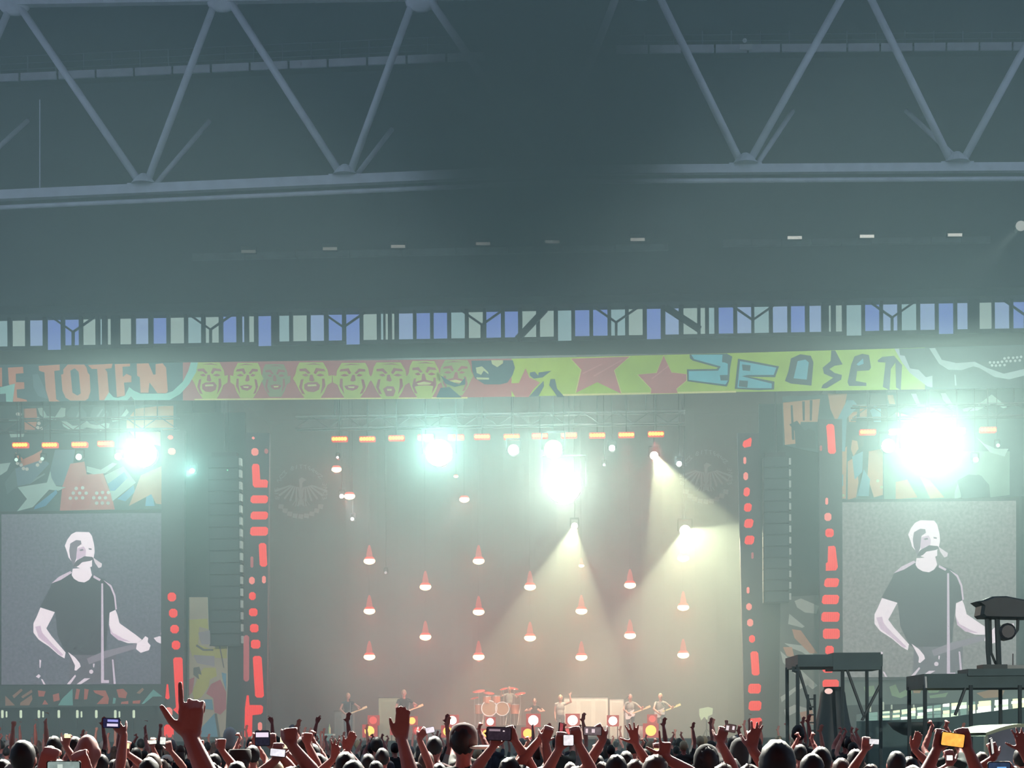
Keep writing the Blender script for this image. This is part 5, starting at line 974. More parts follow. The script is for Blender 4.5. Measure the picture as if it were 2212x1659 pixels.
def hand(B, w, a, n, side_t, pose, k):
    """palm and five fingers; a = along the hand, n = out of the palm, side_t = towards the thumb"""
    a, n, t = a.normalized(), n.normalized(), side_t.normalized()
    for o in (-.026, -.009, .009, .026): B.cap(w + a * .012 * k + t * o * .7 * k, w + a * .088 * k + t * o * 1.15 * k, .017 * k, .0135 * k, SK)
    def finger(base, d0, lens, curls, r):
        p = base; ang = 0; tt = t
        for L, c in zip(lens, curls):
            ang += math.radians(c); d = d0 * math.cos(ang) + n * math.sin(ang); q = p + d * L * k; B.cap(p, q, r * k, r * .92 * k, SK); p = q; r *= .94
    C = {'open': ((4, 8, 6),) * 4, 'fist': ((80, 85, 55),) * 4, 'grip': ((38, 55, 30),) * 4, 'relax': ((22, 30, 20),) * 4, 'flat': ((3, 4, 3),) * 4,
         'point': ((4, 4, 4), (78, 90, 50), (80, 90, 50), (74, 85, 50)), 'knuckle': ((2, 3, 2), (40, 75, 60), (45, 75, 60), (42, 75, 55)), 'peace': ((2, 4, 3), (2, 4, 3), (80, 90, 50), (80, 90, 50)), 'ring': ((60, 55, 30), (10, 12, 8), (8, 10, 6), (6, 8, 6))}[pose]
    spread = {'open': .22, 'ring': .2, 'peace': .2}.get(pose, .03 if pose == 'flat' else .07)
    for i, (o, L) in enumerate(zip((.031, .0105, -.0105, -.031), (.92, 1.0, .95, .76))):
        d0 = (a + t * spread * (1.5 - i)).normalized()
        finger(w + a * .092 * k + t * o * k, d0, (.043 * L, .029 * L, .022 * L), C[i], .0104)
    th = {'open': (a * .55 + t * .85), 'point': (a * .5 + t * .95 + n * .1), 'knuckle': (a * .9 + t * .62), 'fist': (a * .75 + n * .5 + t * .1), 'grip': (a * .7 + n * .65 + t * .35), 'relax': (a * .7 + t * .6 + n * .3), 'flat': (a * .95 + t * .25), 'peace': (a * .5 + n * .6), 'ring': (a * .7 + n * .6 + t * .3)}[pose].normalized()
    p0 = w + a * .022 * k + t * .03 * k; p1 = p0 + (th * .7 + t * .3).normalized() * .042 * k; p2 = p1 + th * .034 * k; p3 = p2 + th * .026 * k
    B.cap(p0, p1, .017 * k, .0135 * k, SK); B.cap(p1, p2, .0128 * k, .0118 * k, SK); B.cap(p2, p3, .0115 * k, .0095 * k, SK)
def person(pos, H, arms=(), yaw=0.0, hair='black', hat=None, shirt=0, skin=0, label='', group=None, vox=.014, face=False, sleeve=.55, tilt=0.0, long=False, lean=(0, 0), base=0.0, dec=None, legs=True, handk=.95, name='person', cat='person'):
    """a standing person; arms: (side, wrist in world, hand pose, hand direction (world), palm normal (world), thumb direction or None)"""
    k = H / 1.785; B = Body(); lx, ly = lean
    V3 = lambda x, y, z: Vector((x * k + lx * (z - .9) * k, y * k + ly * (z - .9) * k, z * k))
    B.ell(V3(0, 0, 1.27), (.165 * k, .112 * k, .21 * k), SHI).ell(V3(0, .01, 1.08), (.148 * k, .108 * k, .19 * k), SHI).ell(V3(0, 0, .93), (.158 * k, .115 * k, .13 * k), JE)
    B.cap(V3(-.15, -.01, 1.415), V3(.15, -.01, 1.415), .063 * k, .063 * k, SHI).cap(V3(0, -.01, 1.40), V3(0, .0, 1.60), .062 * k, .052 * k, SK)
    B.cap(V3(-.1, -.02, 1.44), V3(.1, -.02, 1.44), .062 * k, .062 * k, SHI)
    hc = V3(0, .012, 1.662); B.ell(hc, (.077 * k, .098 * k, .119 * k), SK).ell(V3(0, .05, 1.595), (.054 * k, .058 * k, .058 * k), SK)
    B.cap(V3(0, .105, 1.67), V3(0, .122, 1.637), .012 * k, .017 * k, SK)
    for s in (-1, 1):
        B.ell(V3(s * .080, .0, 1.655), (.014 * k, .026 * k, .034 * k), SK)
        B.cap(V3(s * .09, 0, .9), V3(s * .1, .02, .5), .083 * k, .056 * k, JE).cap(V3(s * .1, .02, .5), V3(s * .105, -.02, .1), .057 * k, .04 * k, JE).cap(V3(s * .105, -.03, .045), V3(s * .115, .14, .035), .045 * k, .035 * k, SO)
    R = Matrix.Rotation(-yaw, 3, 'Z'); base_v = Vector((pos[0], pos[1], base))
    done = set()
    for arm in arms:
        side, wr, pose, hd, pn = arm[:5]; th = arm[5] if len(arm) > 5 else None; hint = arm[6] if len(arm) > 6 else None
        S = V3(side * .185, -.01, 1.415); Wl = R @ (Vector(wr) - base_v); L1, L2 = .30 * k, .265 * k
        d = Wl - S; D = d.length
        if D > (L1 + L2) * .985: f = D / ((L1 + L2) * .985); L1 *= f; L2 *= f
        D = max(D, abs(L1 - L2) + .02); u = d.normalized(); x = (L1 * L1 - L2 * L2 + D * D) / (2 * D); hgt = math.sqrt(max(0, L1 * L1 - x * x))
        hv = Vector(hint) if hint else Vector((side * .6, .25, -.5)); hv = hv - u * hv.dot(u); E = S + u * x + hv.normalized() * hgt
        Es = S.lerp(E, sleeve); B.cap(S, Es, .056 * k, .052 * k, SHI)
        if sleeve < 1: B.cap(Es, E, .044 * k, .040 * k, SK)
        B.cap(E, E.lerp(Wl, .35), .042 * k, .046 * k, SK).cap(E.lerp(Wl, .35), Wl, .045 * k, .030 * k, SK)
        A = R @ Vector(hd); Nn = R @ Vector(pn); Nn = Nn - A * Nn.dot(A) / A.length_squared
        T = (R @ Vector(th)) if th else A.cross(Nn) * (-1 if side < 0 else 1)
        T = T - A * T.dot(A) / A.length_squared
        hand(B, Wl, A, Nn, T, pose, max(k, .95) * handk); done.add(side)
    for s in (-1, 1):
        if s in done: continue
        S = V3(s * .185, -.01, 1.415); E = V3(s * .225, -.03, 1.13); Wl = V3(s * .215, .06, .885); Es = S.lerp(E, sleeve)
        B.cap(S, Es, .056 * k, .052 * k, SHI).cap(Es, E, .044 * k, .038 * k, SK).cap(E, Wl, .039 * k, .028 * k, SK)
        hand(B, Wl, Vector((0, .15, -1)), Vector((-s, .1, 0)), Vector((0, 1, .15)), 'relax', k)
    raw = B.mesh(); me = bpy.data.meshes.new('body_raw'); me.from_pydata([tuple(p) for p in raw.v], [], raw.f)
    o = bpy.data.objects.new(name, me); COL.objects.link(o); o.location = base_v; o.rotation_euler = (0, 0, yaw); o['label'] = label; o['category'] = cat
    if group: o['group'] = group
    md = o.modifiers.new('skin', 'REMESH'); md.mode = 'VOXEL'; md.voxel_size = vox; md.use_smooth_shade = True
    sm = o.modifiers.new('relax', 'SMOOTH'); sm.factor = .4; sm.iterations = 1 if vox < .012 else 2
    if dec: dm = o.modifiers.new('thin', 'DECIMATE'); dm.ratio = dec
    QUEUE.append((o, B, [SKINS[skin], SHIRTS[shirt], M_JEANS, M_SHOE]))
    def child(nm, g, m, smooth=True):
        c = bpy.data.objects.new(nm, mesh_of(g, m, (0, 0, 0), smooth, nm)); COL.objects.link(c); c.parent = o; return c
    # hair, headgear
    if hair and hair != 'bald':
        g = MB(); g.ball(V3(0, -.012, 1.682), (.0875 * k, .1 * k, .112 * k), 20, 14); rs = random.Random(int(pos[0] * 997) + int(H * 1000))
        if long: g.lathe(V3(0, -.05, 1.36), [(.05 * k, 0), (.085 * k, .05 * k), (.095 * k, .16 * k), (.088 * k, .3 * k)], 16)
        g.v = [tuple(Vector(p) + Vector((rs.gauss(0, .0022), rs.gauss(0, .0022), rs.gauss(0, .003)))) for p in g.v]; child('hair', g, HAIRS[hair])
    if hat:
        kind, hm = hat; g = MB()
        if kind == 'cap':
            g.lathe(V3(0, -.004, 1.69), [(.094 * k, 0), (.097 * k, .03 * k), (.088 * k, .07 * k), (.06 * k, .1 * k), (.01 * k, .113 * k)], 20)
            n = 12; vs = [V3(.085 * math.cos(math.pi * i / n), .06 + (.12 if q else 0.02) * math.sin(math.pi * i / n) + .02, 1.70 - (.02 if q else 0)) for q in (0, 1) for i in range(n + 1)]
            vs += [p - Vector((0, 0, .008)) for p in vs]; m = n + 1
            g.add(vs, [(i, i + 1, m + i + 1, m + i) for i in range(n)] + [(3 * m + i, 3 * m + i + 1, 2 * m + i + 1, 2 * m + i) for i in range(n)] + [(m + i, m + i + 1, 3 * m + i + 1, 3 * m + i) for i in range(n)])
            child('cap', g, hm)
        elif kind == 'flat':
            g.lathe(V3(0, 0, 1.69), [(.098 * k, 0), (.104 * k, .05 * k), (.1 * k, .105 * k), (.085 * k, .115 * k)], 20); child('hat', g, hm)
        elif kind == 'beanie':
            g.lathe(V3(0, 0, 1.62), [(.094 * k, 0), (.1 * k, .04 * k), (.098 * k, .09 * k), (.08 * k, .14 * k), (.045 * k, .175 * k), (.01 * k, .185 * k)], 20); child('beanie', g, hm)
        elif kind == 'hood':
            g.lathe(V3(0, -.01, 1.5), [(.12 * k, -.03 * k), (.1 * k, .04 * k), (.108 * k, .14 * k), (.105 * k, .2 * k), (.085 * k, .26 * k), (.045 * k, .3 * k), (.005 * k, .315 * k)], 20); child('hood', g, hm)
        elif kind == 'brim':
            g.lathe(V3(0, 0, 1.635), [(.097 * k, 0), (.1 * k, .05 * k), (.096 * k, .1 * k), (.075 * k, .145 * k), (.03 * k, .165 * k), (.003 * k, .168 * k)], 20); child('hat', g, hm)
            g = MB(); g.ball(V3(.15, -.02, 1.63), (.11 * k, .09 * k, .016 * k), 20, 8); child('hat_brim', g, mat('hat_pale', srgb(226, 214, 196), .8))
    if face:
        for s in (-1, 1):
            g = MB(); g.ball(V3(s * .03, .101, 1.668), (.012 * k, .008 * k, .006 * k), 8, 6); child('eye', g, M_EYE)
        g = MB(); g.ball(V3(0, .102, 1.60), (.022 * k, .008 * k, .006 * k), 8, 6); child('mouth', g, M_LIP)
    return o
def finish_people():
    dg = bpy.context.evaluated_depsgraph_get()
    for o, B, mats in QUEUE:
        me = bpy.data.meshes.new_from_object(o.evaluated_get(dg)); me.materials.clear()
        for m in mats: me.materials.append(m)
        n = len(me.polygons); c = np.empty(n * 3); me.polygons.foreach_get('center', c)
        me.polygons.foreach_set('material_index', B.regions(c.reshape(-1, 3)).astype(np.int32)); me.polygons.foreach_set('use_smooth', np.ones(n, bool)); me.name = 'person_body'
        o.modifiers.clear(); old = o.data; o.data = me; bpy.data.meshes.remove(old)
    QUEUE.clear()
# ---- phones
M_PHONE = mat('phone_black', srgb(20, 20, 26), .3)
NPH = [0]
def phone(px, py, d, wpx, hpx, label, screen=(.9, .85, .95), s=1.0, rot=0.0, turn=0.0, glow=None):
    """a phone held up; wpx, hpx its size in picture pixels, turned to the camera unless turn is given"""
    d -= .07; c = at(px, py, d); w, h = wpx * d / F / 2, hpx * d / F / 2; t = Thing('phone', label, 'phone', c, 'w', 'phones held up over the crowd')
    t.o.rotation_euler = (0, math.radians(rot), math.radians(turn)); NPH[0] += 1; r = min(w, h) * .22
    def rr(w, h, y0, y1, r):
        pts = [Vector((sx * (w - r) + r * math.cos(a), y0, sz * (h - r) + r * math.sin(a))) for sx, sz, a0 in ((1, -1, -90), (1, 1, 0), (-1, 1, 90), (-1, -1, 180)) for a in [math.radians(a0 + q) for q in (0, 45, 90)]]
        g = MB(); g.slab([c + p for p in pts], y1 - y0); return g
    t.part('case', rr(w, h, -.0045, .0045, r), M_PHONE)
    scr = rr(w * .93, h * .9, -.006, -.0044, r * .7); t.part('display', scr, emit('phone_display_%d' % NPH[0], screen, s, .25, 40.0))
    if glow:
        for q in glow:
            (x0, z0, x1, z1, col) = q; g = MB(); g.slab([c + Vector((x, -.0075, z)) for x, z in ((x0 * w, z0 * h), (x1 * w, z0 * h), (x1 * w, z1 * h), (x0 * w, z1 * h))], .0012); t.part('displayed_light', g, emit('phone_glow_%02x%02x%02x' % col, srgb(*col), 1.0))
    g = MB(); g.box((c.x - w * .9, c.y + .0045, c.z + h * .4), (c.x - w * .6, c.y + .0065, c.z + h * .85)); t.part('camera_bump', g, M_PHONE)
    return t
def wdir(deg, fwd=0.0):                                 # picture-plane direction: 0 = up, positive leans towards larger x
    a = math.radians(deg); return Vector((math.sin(a), fwd, math.cos(a)))
FWD, BCK = Vector((0, 1, 0)), Vector((0, -1, 0))
CALLS, SPOTS = [], []
def headp(*a, **k): CALLS.append((a, k))
def place_crowd():
    for a, k in sorted(CALLS, key=lambda c: 0 if (len(c[0]) > 5 or c[1].get('arms')) else 1): put_head(*a, **k)
def put_head(cx, top, w, hair='black', label='', arms=(), d=None, shirt=None, skin=None, hat=None, tilt=0, long=False, vox=None, dec=None, yaw=None, dd=.12, **kw):
    """someone in the crowd from the crown's pixel and the head's width in pixels; arms: (side, px, py, pose, deg, palm, fwd)"""
    d = d or .178 * F / w; rs = random.Random(cx * 7 + top)
    for e in ((0,) if arms else (0, .3, -.3, .6, -.6, .9, -.9, 1.2, -1.2, 1.6, -1.6)):         # nobody stands inside a neighbour
        p = at(cx, top, d + e)
        if all((p.x - a) ** 2 / .20 + (d + e - b) ** 2 / .085 > 1 for a, b in SPOTS): break
    d += e; SPOTS.append((p.x, d)); H = p.z - .008
    A = []
    for a in arms:
        side, px, py, pose, deg, palm = a[:6]; fw = a[6] if len(a) > 6 else .1; hint = a[7] if len(a) > 7 else None
        A.append((side, at(px, py, d + fw), pose, wdir(deg, .12), FWD if palm > 0 else BCK, None, hint))
    return person((p.x, d), H, A, yaw if yaw is not None else rs.uniform(-.25, .25), hair, hat, shirt if shirt is not None else rs.choice((0, 0, 1, 2, 3, 4, 5)), skin if skin is not None else rs.choice((0, 1, 2, 3)), label, 'spectators near the camera',
                  vox or (.0088 if arms else .016), dec=dec or (.4 if arms else None), long=long, **kw)
# ---------------------------------------------------------------- the near crowd
HB = mat('black_felt', (.012, .012, .014), .9); HP = mat('pale_cap', srgb(196, 196, 184), .8)
headp(50, 1599, 57, 'black', 'dark-haired spectator next to the bald one', skin=1, shirt=0)
headp(188, 1582, 58, 'bald', 'bald spectator with a thin rim of light around the scalp', skin=1, shirt=1, yaw=0)
headp(109, 1611, 40, 'black', 'small dark-haired head between the bald spectator and the bigger dark-haired one', skin=0)
headp(31, 1646, 55, 'grey', 'grey-haired spectator at the very bottom below the bigger dark-haired one', skin=2)
headp(8, 1640, 40, 'black', 'black-haired spectator cut by the picture edge at the grey-haired one', skin=1)
# two hands hold a phone up in landscape
headp(138, 1672, 92, 'brown', 'spectator holding a wide phone low in both hands before the bald man', [(-1, 92, 1672, 'grip', 18, 1, .3), (1, 190, 1676, 'grip', -26, 1, .3)], d=7.4, skin=0, shirt=4)
phone(138, 1662, 7.62, 74, 37, 'wide phone at the bottom filming the stage before the bald man', (.28, .36, .34), .9, glow=[(-.35, -.1, -.05, .6, (200, 214, 204))])
headp(322, 1637, 44, 'black', 'black-haired spectator holding a small phone high with a bent wrist', [(-1, 268, 1586, 'grip', -42, 1, .05)], d=14.0, skin=1, shirt=0)
phone(241, 1562, 14.0, 38, 22, 'phone with two bright bands on its display, highest above the bald man', (.02, .02, .06), 1.0, 2, glow=[(-.45, .25, .75, .7, (160, 160, 235)), (-.5, -.65, .75, -.1, (228, 214, 240))])
headp(331, 1627, 42, 'brown', 'brown-haired spectator whose crown shows behind the one with the bent wrist', skin=0)
headp(361, 1631, 27, 'black', 'spectator in a pale cap beside the forearm of the pointing hand', hat=('cap', HP), skin=0)
headp(360, 1648, 30, 'black', 'small black-haired head against the forearm of the pointing hand', skin=2)
headp(128, 1640, 34, 'brown', 'spectator raising a glowing yellow phone beside the bald man', [(1, 142, 1612, 'grip', 8, 1, .05)], d=17, skin=0)
phone(146, 1590, 17, 15, 9, 'small yellow glowing phone beside the bald man', (1, .92, .5), 1.3, 0)
headp(262, 1634, 36, 'brown', 'spectator raising a yellow phone behind the bent-wrist arm', [(1, 272, 1626, 'grip', 6, 1, .05)], d=18, skin=1)
phone(276, 1611, 18, 8, 13, 'tiny upright yellow phone behind the bent-wrist arm', (1, .9, .45), 1.3, 8)
headp(247, 1640, 34, 'black', 'dark head between the bald spectator and the bent-wrist arm', skin=1)
# the big pointing hand
headp(318, 1668, 110, 'brown', 'spectator thrusting a hand with one finger pointing up, biggest arm in the picture', [(1, 411, 1592, 'knuckle', 1, 1, .12, (.3, -.3, -1))], d=6.35, skin=1, shirt=0, vox=.0065, dec=.3, sleeve=.4, handk=1.12)
headp(350, 1640, 26, 'brown', 'spectator raising a white phone beside the pointing hand', [(1, 368, 1622, 'grip', -18, 1, .05)], d=20, skin=1)
phone(352, 1600, 20, 13, 17, 'white phone display next to the forearm of the pointing hand', (.92, .95, .88), 1.0, 5)
phone(330, 1603, 22, 17, 9, 'white glowing phone in the packed crowd, second from the pointing forearm', (.95, .97, .85), 1.1, -4)
headp(455, 1645, 40, 'black', 'spectator punching a clenched fist up beside the pointing hand', [(1, 478, 1620, 'fist', 0, 1, .05)], d=15, skin=1)
headp(437, 1652, 34, 'brown', 'spectator with a bent bare elbow right beside the pointing forearm', [(1, 434, 1622, 'fist', -10, 1, .0)], d=16, skin=1)
headp(518, 1621, 46, 'black', 'spectator in a flat-topped black hat', hat=('flat', HB), skin=0)
headp(513, 1644, 48, 'black', 'black-haired spectator directly below the flat-topped hat', skin=2)
headp(468, 1654, 46, 'grey', 'grey head at the bottom between the flat hat and the pointing forearm', skin=1)
headp(545, 1632, 30, 'blond', 'fair-haired head right beside the flat-topped hat', skin=2)
# phones by the LED column with the F shape
headp(592, 1640, 40, 'blond', 'fair-haired spectator holding a dark phone in landscape under the L-shaped LED column', [(1, 589, 1616, 'grip', -8, 1, .05)], d=14, skin=0, shirt=3)
phone(567, 1595, 14, 33, 34, 'dark phone with an oval white patch on its display', (.02, .02, .035), 1.0, 0, glow=[(-.85, .15, .8, .75, (244, 228, 246))])
headp(632, 1655, 58, 'brown', 'spectator with a thick maroon upper arm raised under the phones', [(1, 630, 1610, 'fist', -6, 1, .0)], d=9.5, skin=3, shirt=4, sleeve=1.0)
phone(614, 1604, 15, 19, 28, 'upright yellow glowing phone before the spread-armed fan', (1, .9, .6), 1.25, 3)
phone(600, 1626, 12, 34, 17, 'phone with a white display below the yellow glowing one', (.9, .88, .96), 1.0, 6)
headp(655, 1646, 36, 'black', 'spectator raising a tight fist beside the spread-armed fan', [(1, 664, 1607, 'fist', 4, 1, .05)], d=15, skin=1, shirt=0)
headp(688, 1628, 48, 'black', 'black-haired head with a cream rim just past the tight fist', skin=1, shirt=0)
headp(747, 1624, 50, 'black', 'black-haired head, second past the tight fist', skin=0, shirt=0)
headp(764, 1641, 56, 'black', 'dark head low before the second one past the tight fist', skin=1)
headp(725, 1655, 30, 'brown', 'spectator making a ring with thumb and finger', [(-1, 722, 1638, 'ring', 8, 1, .05)], d=14.5, skin=1)
headp(752, 1648, 36, 'black', 'spectator with a slanting flat hand above the dark heads', [(1, 748, 1622, 'flat', 22, 1, .05)], d=15, skin=1)
headp(796, 1628, 34, 'black', 'small black head next to the round black head', skin=2)
headp(826, 1616, 34, 'black', 'round black head beside the tall straight raised arm', skin=1)
headp(812, 1643, 38, 'black', 'dark head below the round black head', skin=0)
headp(845, 1662, 70, 'brown', 'spectator raising a straight bare arm with a flat hand', [(1, 868, 1597, 'flat', 2, 1, .1, (.2, -.3, -1))], d=9.2, skin=1, shirt=4, vox=.0075)
headp(897, 1646, 38, 'brown', 'spectator tilting a small phone beside the straight raised arm', [(1, 905, 1595, 'grip', 38, 1, .05)], d=17, skin=0)
phone(929, 1577, 17, 20, 13, 'tilted small phone near the straight raised arm', (.93, .85, .93), 1.0, -12)
headp(920, 1622, 38, 'brown', 'brown-haired head between the tilted phone and the pale-brimmed hat', skin=1)
headp(948, 1648, 40, 'black', 'black-haired head at the shoulder of the one in the pale-brimmed hat', skin=2)
headp(922, 1645, 32, 'bald', 'bare maroon scalp squeezed between two dark heads', skin=3)
headp(1001, 1564, 52, 'black', 'tall spectator in black wearing a hat with a pale brim', hat=('brim', mat('maroon_felt', (.05, .02, .022), .9)), skin=1, shirt=0, d=13.4)
# phones and arms before the drum kit
headp(1100, 1636, 40, 'black', 'spectator holding a big dark phone across the drum kit', [(1, 1112, 1600, 'grip', -24, 1, .05), (-1, 1066, 1612, 'grip', 14, 1, .05)], d=13, skin=1, shirt=0)
phone(1078, 1585, 13.1, 54, 30, 'big dark phone in landscape before the drum kit', (.03, .02, .03), 1.0, 2, glow=[(-.8, .35, .1, .65, (150, 130, 140)), (.3, .3, .45, .5, (220, 200, 205))])
headp(1128, 1652, 46, 'black', 'spectator lifting a phone edge-on with two bare arms', [(-1, 1166, 1597, 'grip', 42, 1, .1, (-.8, 0, -.3)), (1, 1178, 1602, 'grip', 16, 1, .0)], d=13.0, skin=1, shirt=5)
phone(1211, 1573, 13.1, 15, 24, 'phone seen nearly edge-on between two bare arms', (.55, .1, .12), .7, 12, 62)
headp(1245, 1655, 50, 'brown', 'spectator holding up a phone with an upright white display', [(1, 1249, 1606, 'grip', -12, 1, .05), (-1, 1208, 1618, 'grip', 10, 1, .05)], d=12, skin=1, shirt=4)
phone(1228, 1599, 12.1, 23, 25, 'phone with a white display held before the amplifier wall', (.92, .87, .9), 1.0, 0)
headp(1331, 1630, 50, 'black', 'black-haired spectator with a phone in landscape, arm bent beside the open hand', [(-1, 1304, 1596, 'grip', -28, 1, .05)], d=13.5, skin=1, shirt=0)
phone(1280, 1579, 13.5, 40, 19, 'phone in landscape showing the stage, next to the open hand', (.16, .12, .13), 1.0, 2, glow=[(-.75, -.5, -.5, .5, (238, 214, 220)), (-.1, -.4, .25, .45, (236, 214, 220))])
phone(1287, 1620, 19, 19, 9, 'small dim phone below the phone in landscape', (.62, .5, .48), 1.0, 4)
headp(1292, 1631, 32, 'black', 'small dark head below the small dim phone', skin=0)
headp(1232, 1646, 34, 'grey', 'grey head under the phone with the white display', skin=1)
headp(1170, 1655, 44, 'black', 'dark head under the two bare arms', skin=0)
headp(1372, 1640, 36, 'brown', 'spectator stretching up an open hand with spread fingers', [(1, 1373, 1607, 'open', -10, 1, .05)], d=14, skin=1, shirt=4)
headp(1352, 1622, 34, 'black', 'dark head right beside the open-handed arm', skin=2)
headp(1358, 1654, 46, 'blond', 'fair head at the bottom under the open-handed arm', skin=2)
headp(1416, 1630, 48, 'brown', 'spectator in maroon sticking one finger up', [(1, 1436, 1636, 'point', 2, 1, .05)], d=11, skin=3, shirt=4, vox=.0075)
phone(1420, 1621, 16, 17, 10, 'yellow phone display behind the one sticking a finger up', (1, .88, .5), 1.1, 3)
headp(1404, 1653, 40, 'grey', 'grey head at the bottom below the one sticking a finger up', skin=2)
headp(1526, 1610, 54, 'black', 'spectator in a round black beanie', hat=('beanie', HB), skin=1, shirt=0)
headp(1530, 1647, 44, 'brown', 'brown-haired head directly below the black beanie', skin=1)
headp(1484, 1651, 46, 'blond', 'fair-haired head on the drum-kit side of the black beanie', skin=2)
headp(1579, 1637, 54, 'black', 'black head with the whitest rim, between beanie and hooded one', skin=1, shirt=0)
headp(1562, 1648, 40, 'brown', 'spectator turning a phone sideways just past the black beanie', [(1, 1556, 1604, 'grip', 16, 1, .05)], d=13, skin=1, shirt=0)
phone(1578, 1573, 13, 24, 18, 'phone with two white blobs on its display past the black beanie', (.1, .06, .06), 1.0, 10, glow=[(-.8, -.6, -.3, .5, (238, 226, 230)), (.3, -.3, .7, .6, (238, 226, 230))])
headp(1597, 1597, 36, 'black', 'hooded spectator behind the raised wrist near the slim LED column', hat=('hood', SHIRTS[2]), skin=1, shirt=2)
headp(1618, 1650, 60, 'brown', 'spectator raising a curled hand before the slim LED column', [(1, 1624, 1618, 'ring', 8, 1, .1)], d=10.5, skin=3, shirt=0, vox=.0075)
headp(1680, 1598, 83, 'black', 'biggest black head in the crowd, tallest beside the scaffold platform', skin=0, shirt=1)
headp(1773, 1613, 52, 'black', 'black head under the draped stack', skin=0, shirt=0)
headp(1752, 1627, 58, 'black', 'dark head in front, overlapping the one under the draped stack', skin=1)
headp(1816, 1637, 46, 'brown', 'brown-haired head with a cream rim under the scaffold platform', skin=1)
headp(1848, 1618, 42, 'black', 'black head beside the forearm holding a small bright phone', skin=1)
headp(1856, 1640, 38, 'brown', 'small brown head in front of the small-phone forearm', skin=3)
headp(1880, 1650, 40, 'brown', 'spectator holding a small bright phone under the scaffold platform', [(-1, 1868, 1621, 'grip', 12, 1, .05)], d=15, skin=1, shirt=4)
phone(1888, 1602, 15, 22, 12, 'small bright phone held under the scaffold platform', (.85, .82, .84), 1.0, 3)
headp(1936, 1622, 46, 'black', 'black head next to the small bright phone', skin=0, shirt=0)
headp(1970, 1653, 56, 'grey', 'grey head at the bottom beside the two-handed phone', skin=1)
headp(1965, 1634, 34, 'black', 'spectator pointing a slanted hand towards the bowl', [(1, 1975, 1620, 'flat', 18, 1, .05)], d=16, skin=1)
headp(2052, 1655, 66, 'brown', 'spectator holding up an orange-glowing phone in both hands', [(-1, 2024, 1618, 'grip', 20, 1, .15), (1, 2090, 1616, 'grip', -14, 1, .15)], d=10, skin=3, shirt=4, vox=.0075)
phone(2058, 1598, 10.2, 52, 31, 'phone with an orange glowing display held in both hands', (1.0, .42, .08), 1.3, 8)
phone(2051, 1637, 14, 14, 12, 'round white phone light below the orange-glowing phone', (.98, .96, .92), 1.2, 0)
headp(2120, 1624, 38, 'brown', 'greyish brown head beside the two-handed orange phone', skin=1)
headp(2160, 1645, 40, 'black', 'spectator lifting a dark phone edge-on before the blue tent', [(-1, 2148, 1636, 'grip', -8, 1, .05)], d=14, skin=1)
phone(2142, 1612, 14, 10, 36, 'dark phone seen edge-on before the blue tent', (.8, .8, .76), .9, -14, 50)
phone(2158, 1668, 8.0, 50, 46, 'phone with a blue display and white edge, lowest in the corner', (.03, .05, .1), 1.0, 0, glow=[(-.2, .2, .6, .5, (120, 180, 235))])
headp(2158, 1690, 90, 'black', 'spectator under the lowest phone with the blue display', [(1, 2186, 1700, 'grip', -14, 1, .3)], d=7.9, skin=0, shirt=0, vox=.012)
headp(2188, 1631, 28, 'brown', 'small head in a dark cap by the picture edge at the blue tent', hat=('cap', HB), skin=1)
headp(2190, 1655, 44, 'brown', 'spectator with an open hand cut by the picture edge', [(1, 2207, 1622, 'open', -4, 1, .05)], d=13, skin=3, shirt=4)
headp(1724, 1566, 25, 'black', 'dark silhouette of a tall man standing at the scaffold leg', skin=3, shirt=0, d=27.0)
headp(497, 1573, 22, 'grey', 'distant fan in a pale hood past the pointing hand', hat=('hood', mat('pale_hood', srgb(170, 176, 170), .9)), d=32, skin=0, shirt=3)
headp(318, 1640, 30, 'black', 'small spectator raising a white glowing phone in the packed crowd by the pointing forearm', [(1, 329, 1614, 'grip', 4, 1, .0)], d=22, skin=1)
headp(607, 1648, 34, 'brown', 'spectator holding the upright yellow phone before the spread-armed fan', [(1, 617, 1626, 'grip', -6, 1, .0)], d=15, skin=1)
headp(606, 1662, 50, 'black', 'spectator under the white display below the yellow phone', [(-1, 596, 1642, 'grip', 8, 1, .0)], d=12, skin=1)
headp(1300, 1645, 30, 'brown', 'spectator holding the small dim phone', [(-1, 1290, 1631, 'grip', -6, 1, .0)], d=19, skin=1)
headp(1428, 1648, 34, 'black', 'spectator with the yellow display behind the one sticking a finger up', [(-1, 1420, 1633, 'grip', 0, 1, .0)], d=16, skin=1)
headp(2064, 1662, 44, 'black', 'spectator with the round white phone light', [(-1, 2053, 1652, 'grip', -4, 1, .0)], d=14, skin=1)
# a fan above the crowd with both arms spread, standing on a flight case
pf = at(632, 1566, 38); case_h = pf.z - 1.78
headp_d = 38
person((pf.x, 38), 1.78, [(-1, at(588, 1562, 38.1), 'flat', wdir(-30), FWD), (1, at(684, 1562, 38.1), 'flat', wdir(30), FWD)], 0, 'grey', None, 5, 3, 'fan with both arms spread wide above the crowd', 'spectators near the camera', vox=.014, base=case_h, sleeve=1.0)
g = MB(); g.box((pf.x - .4, 37.7, 0), (pf.x + .4, 38.3, case_h)); t = Thing('flight_case', 'flight case under the spread-armed fan', 'case', (pf.x, 38, 0), 'w')
t.part('body', g, M_BLACK); g = MB(); g.box((pf.x - .41, 37.69, case_h * .8), (pf.x + .41, 38.31, case_h * .86)); t.part('metal_edge', g, M_TRUSS)

place_crowd()
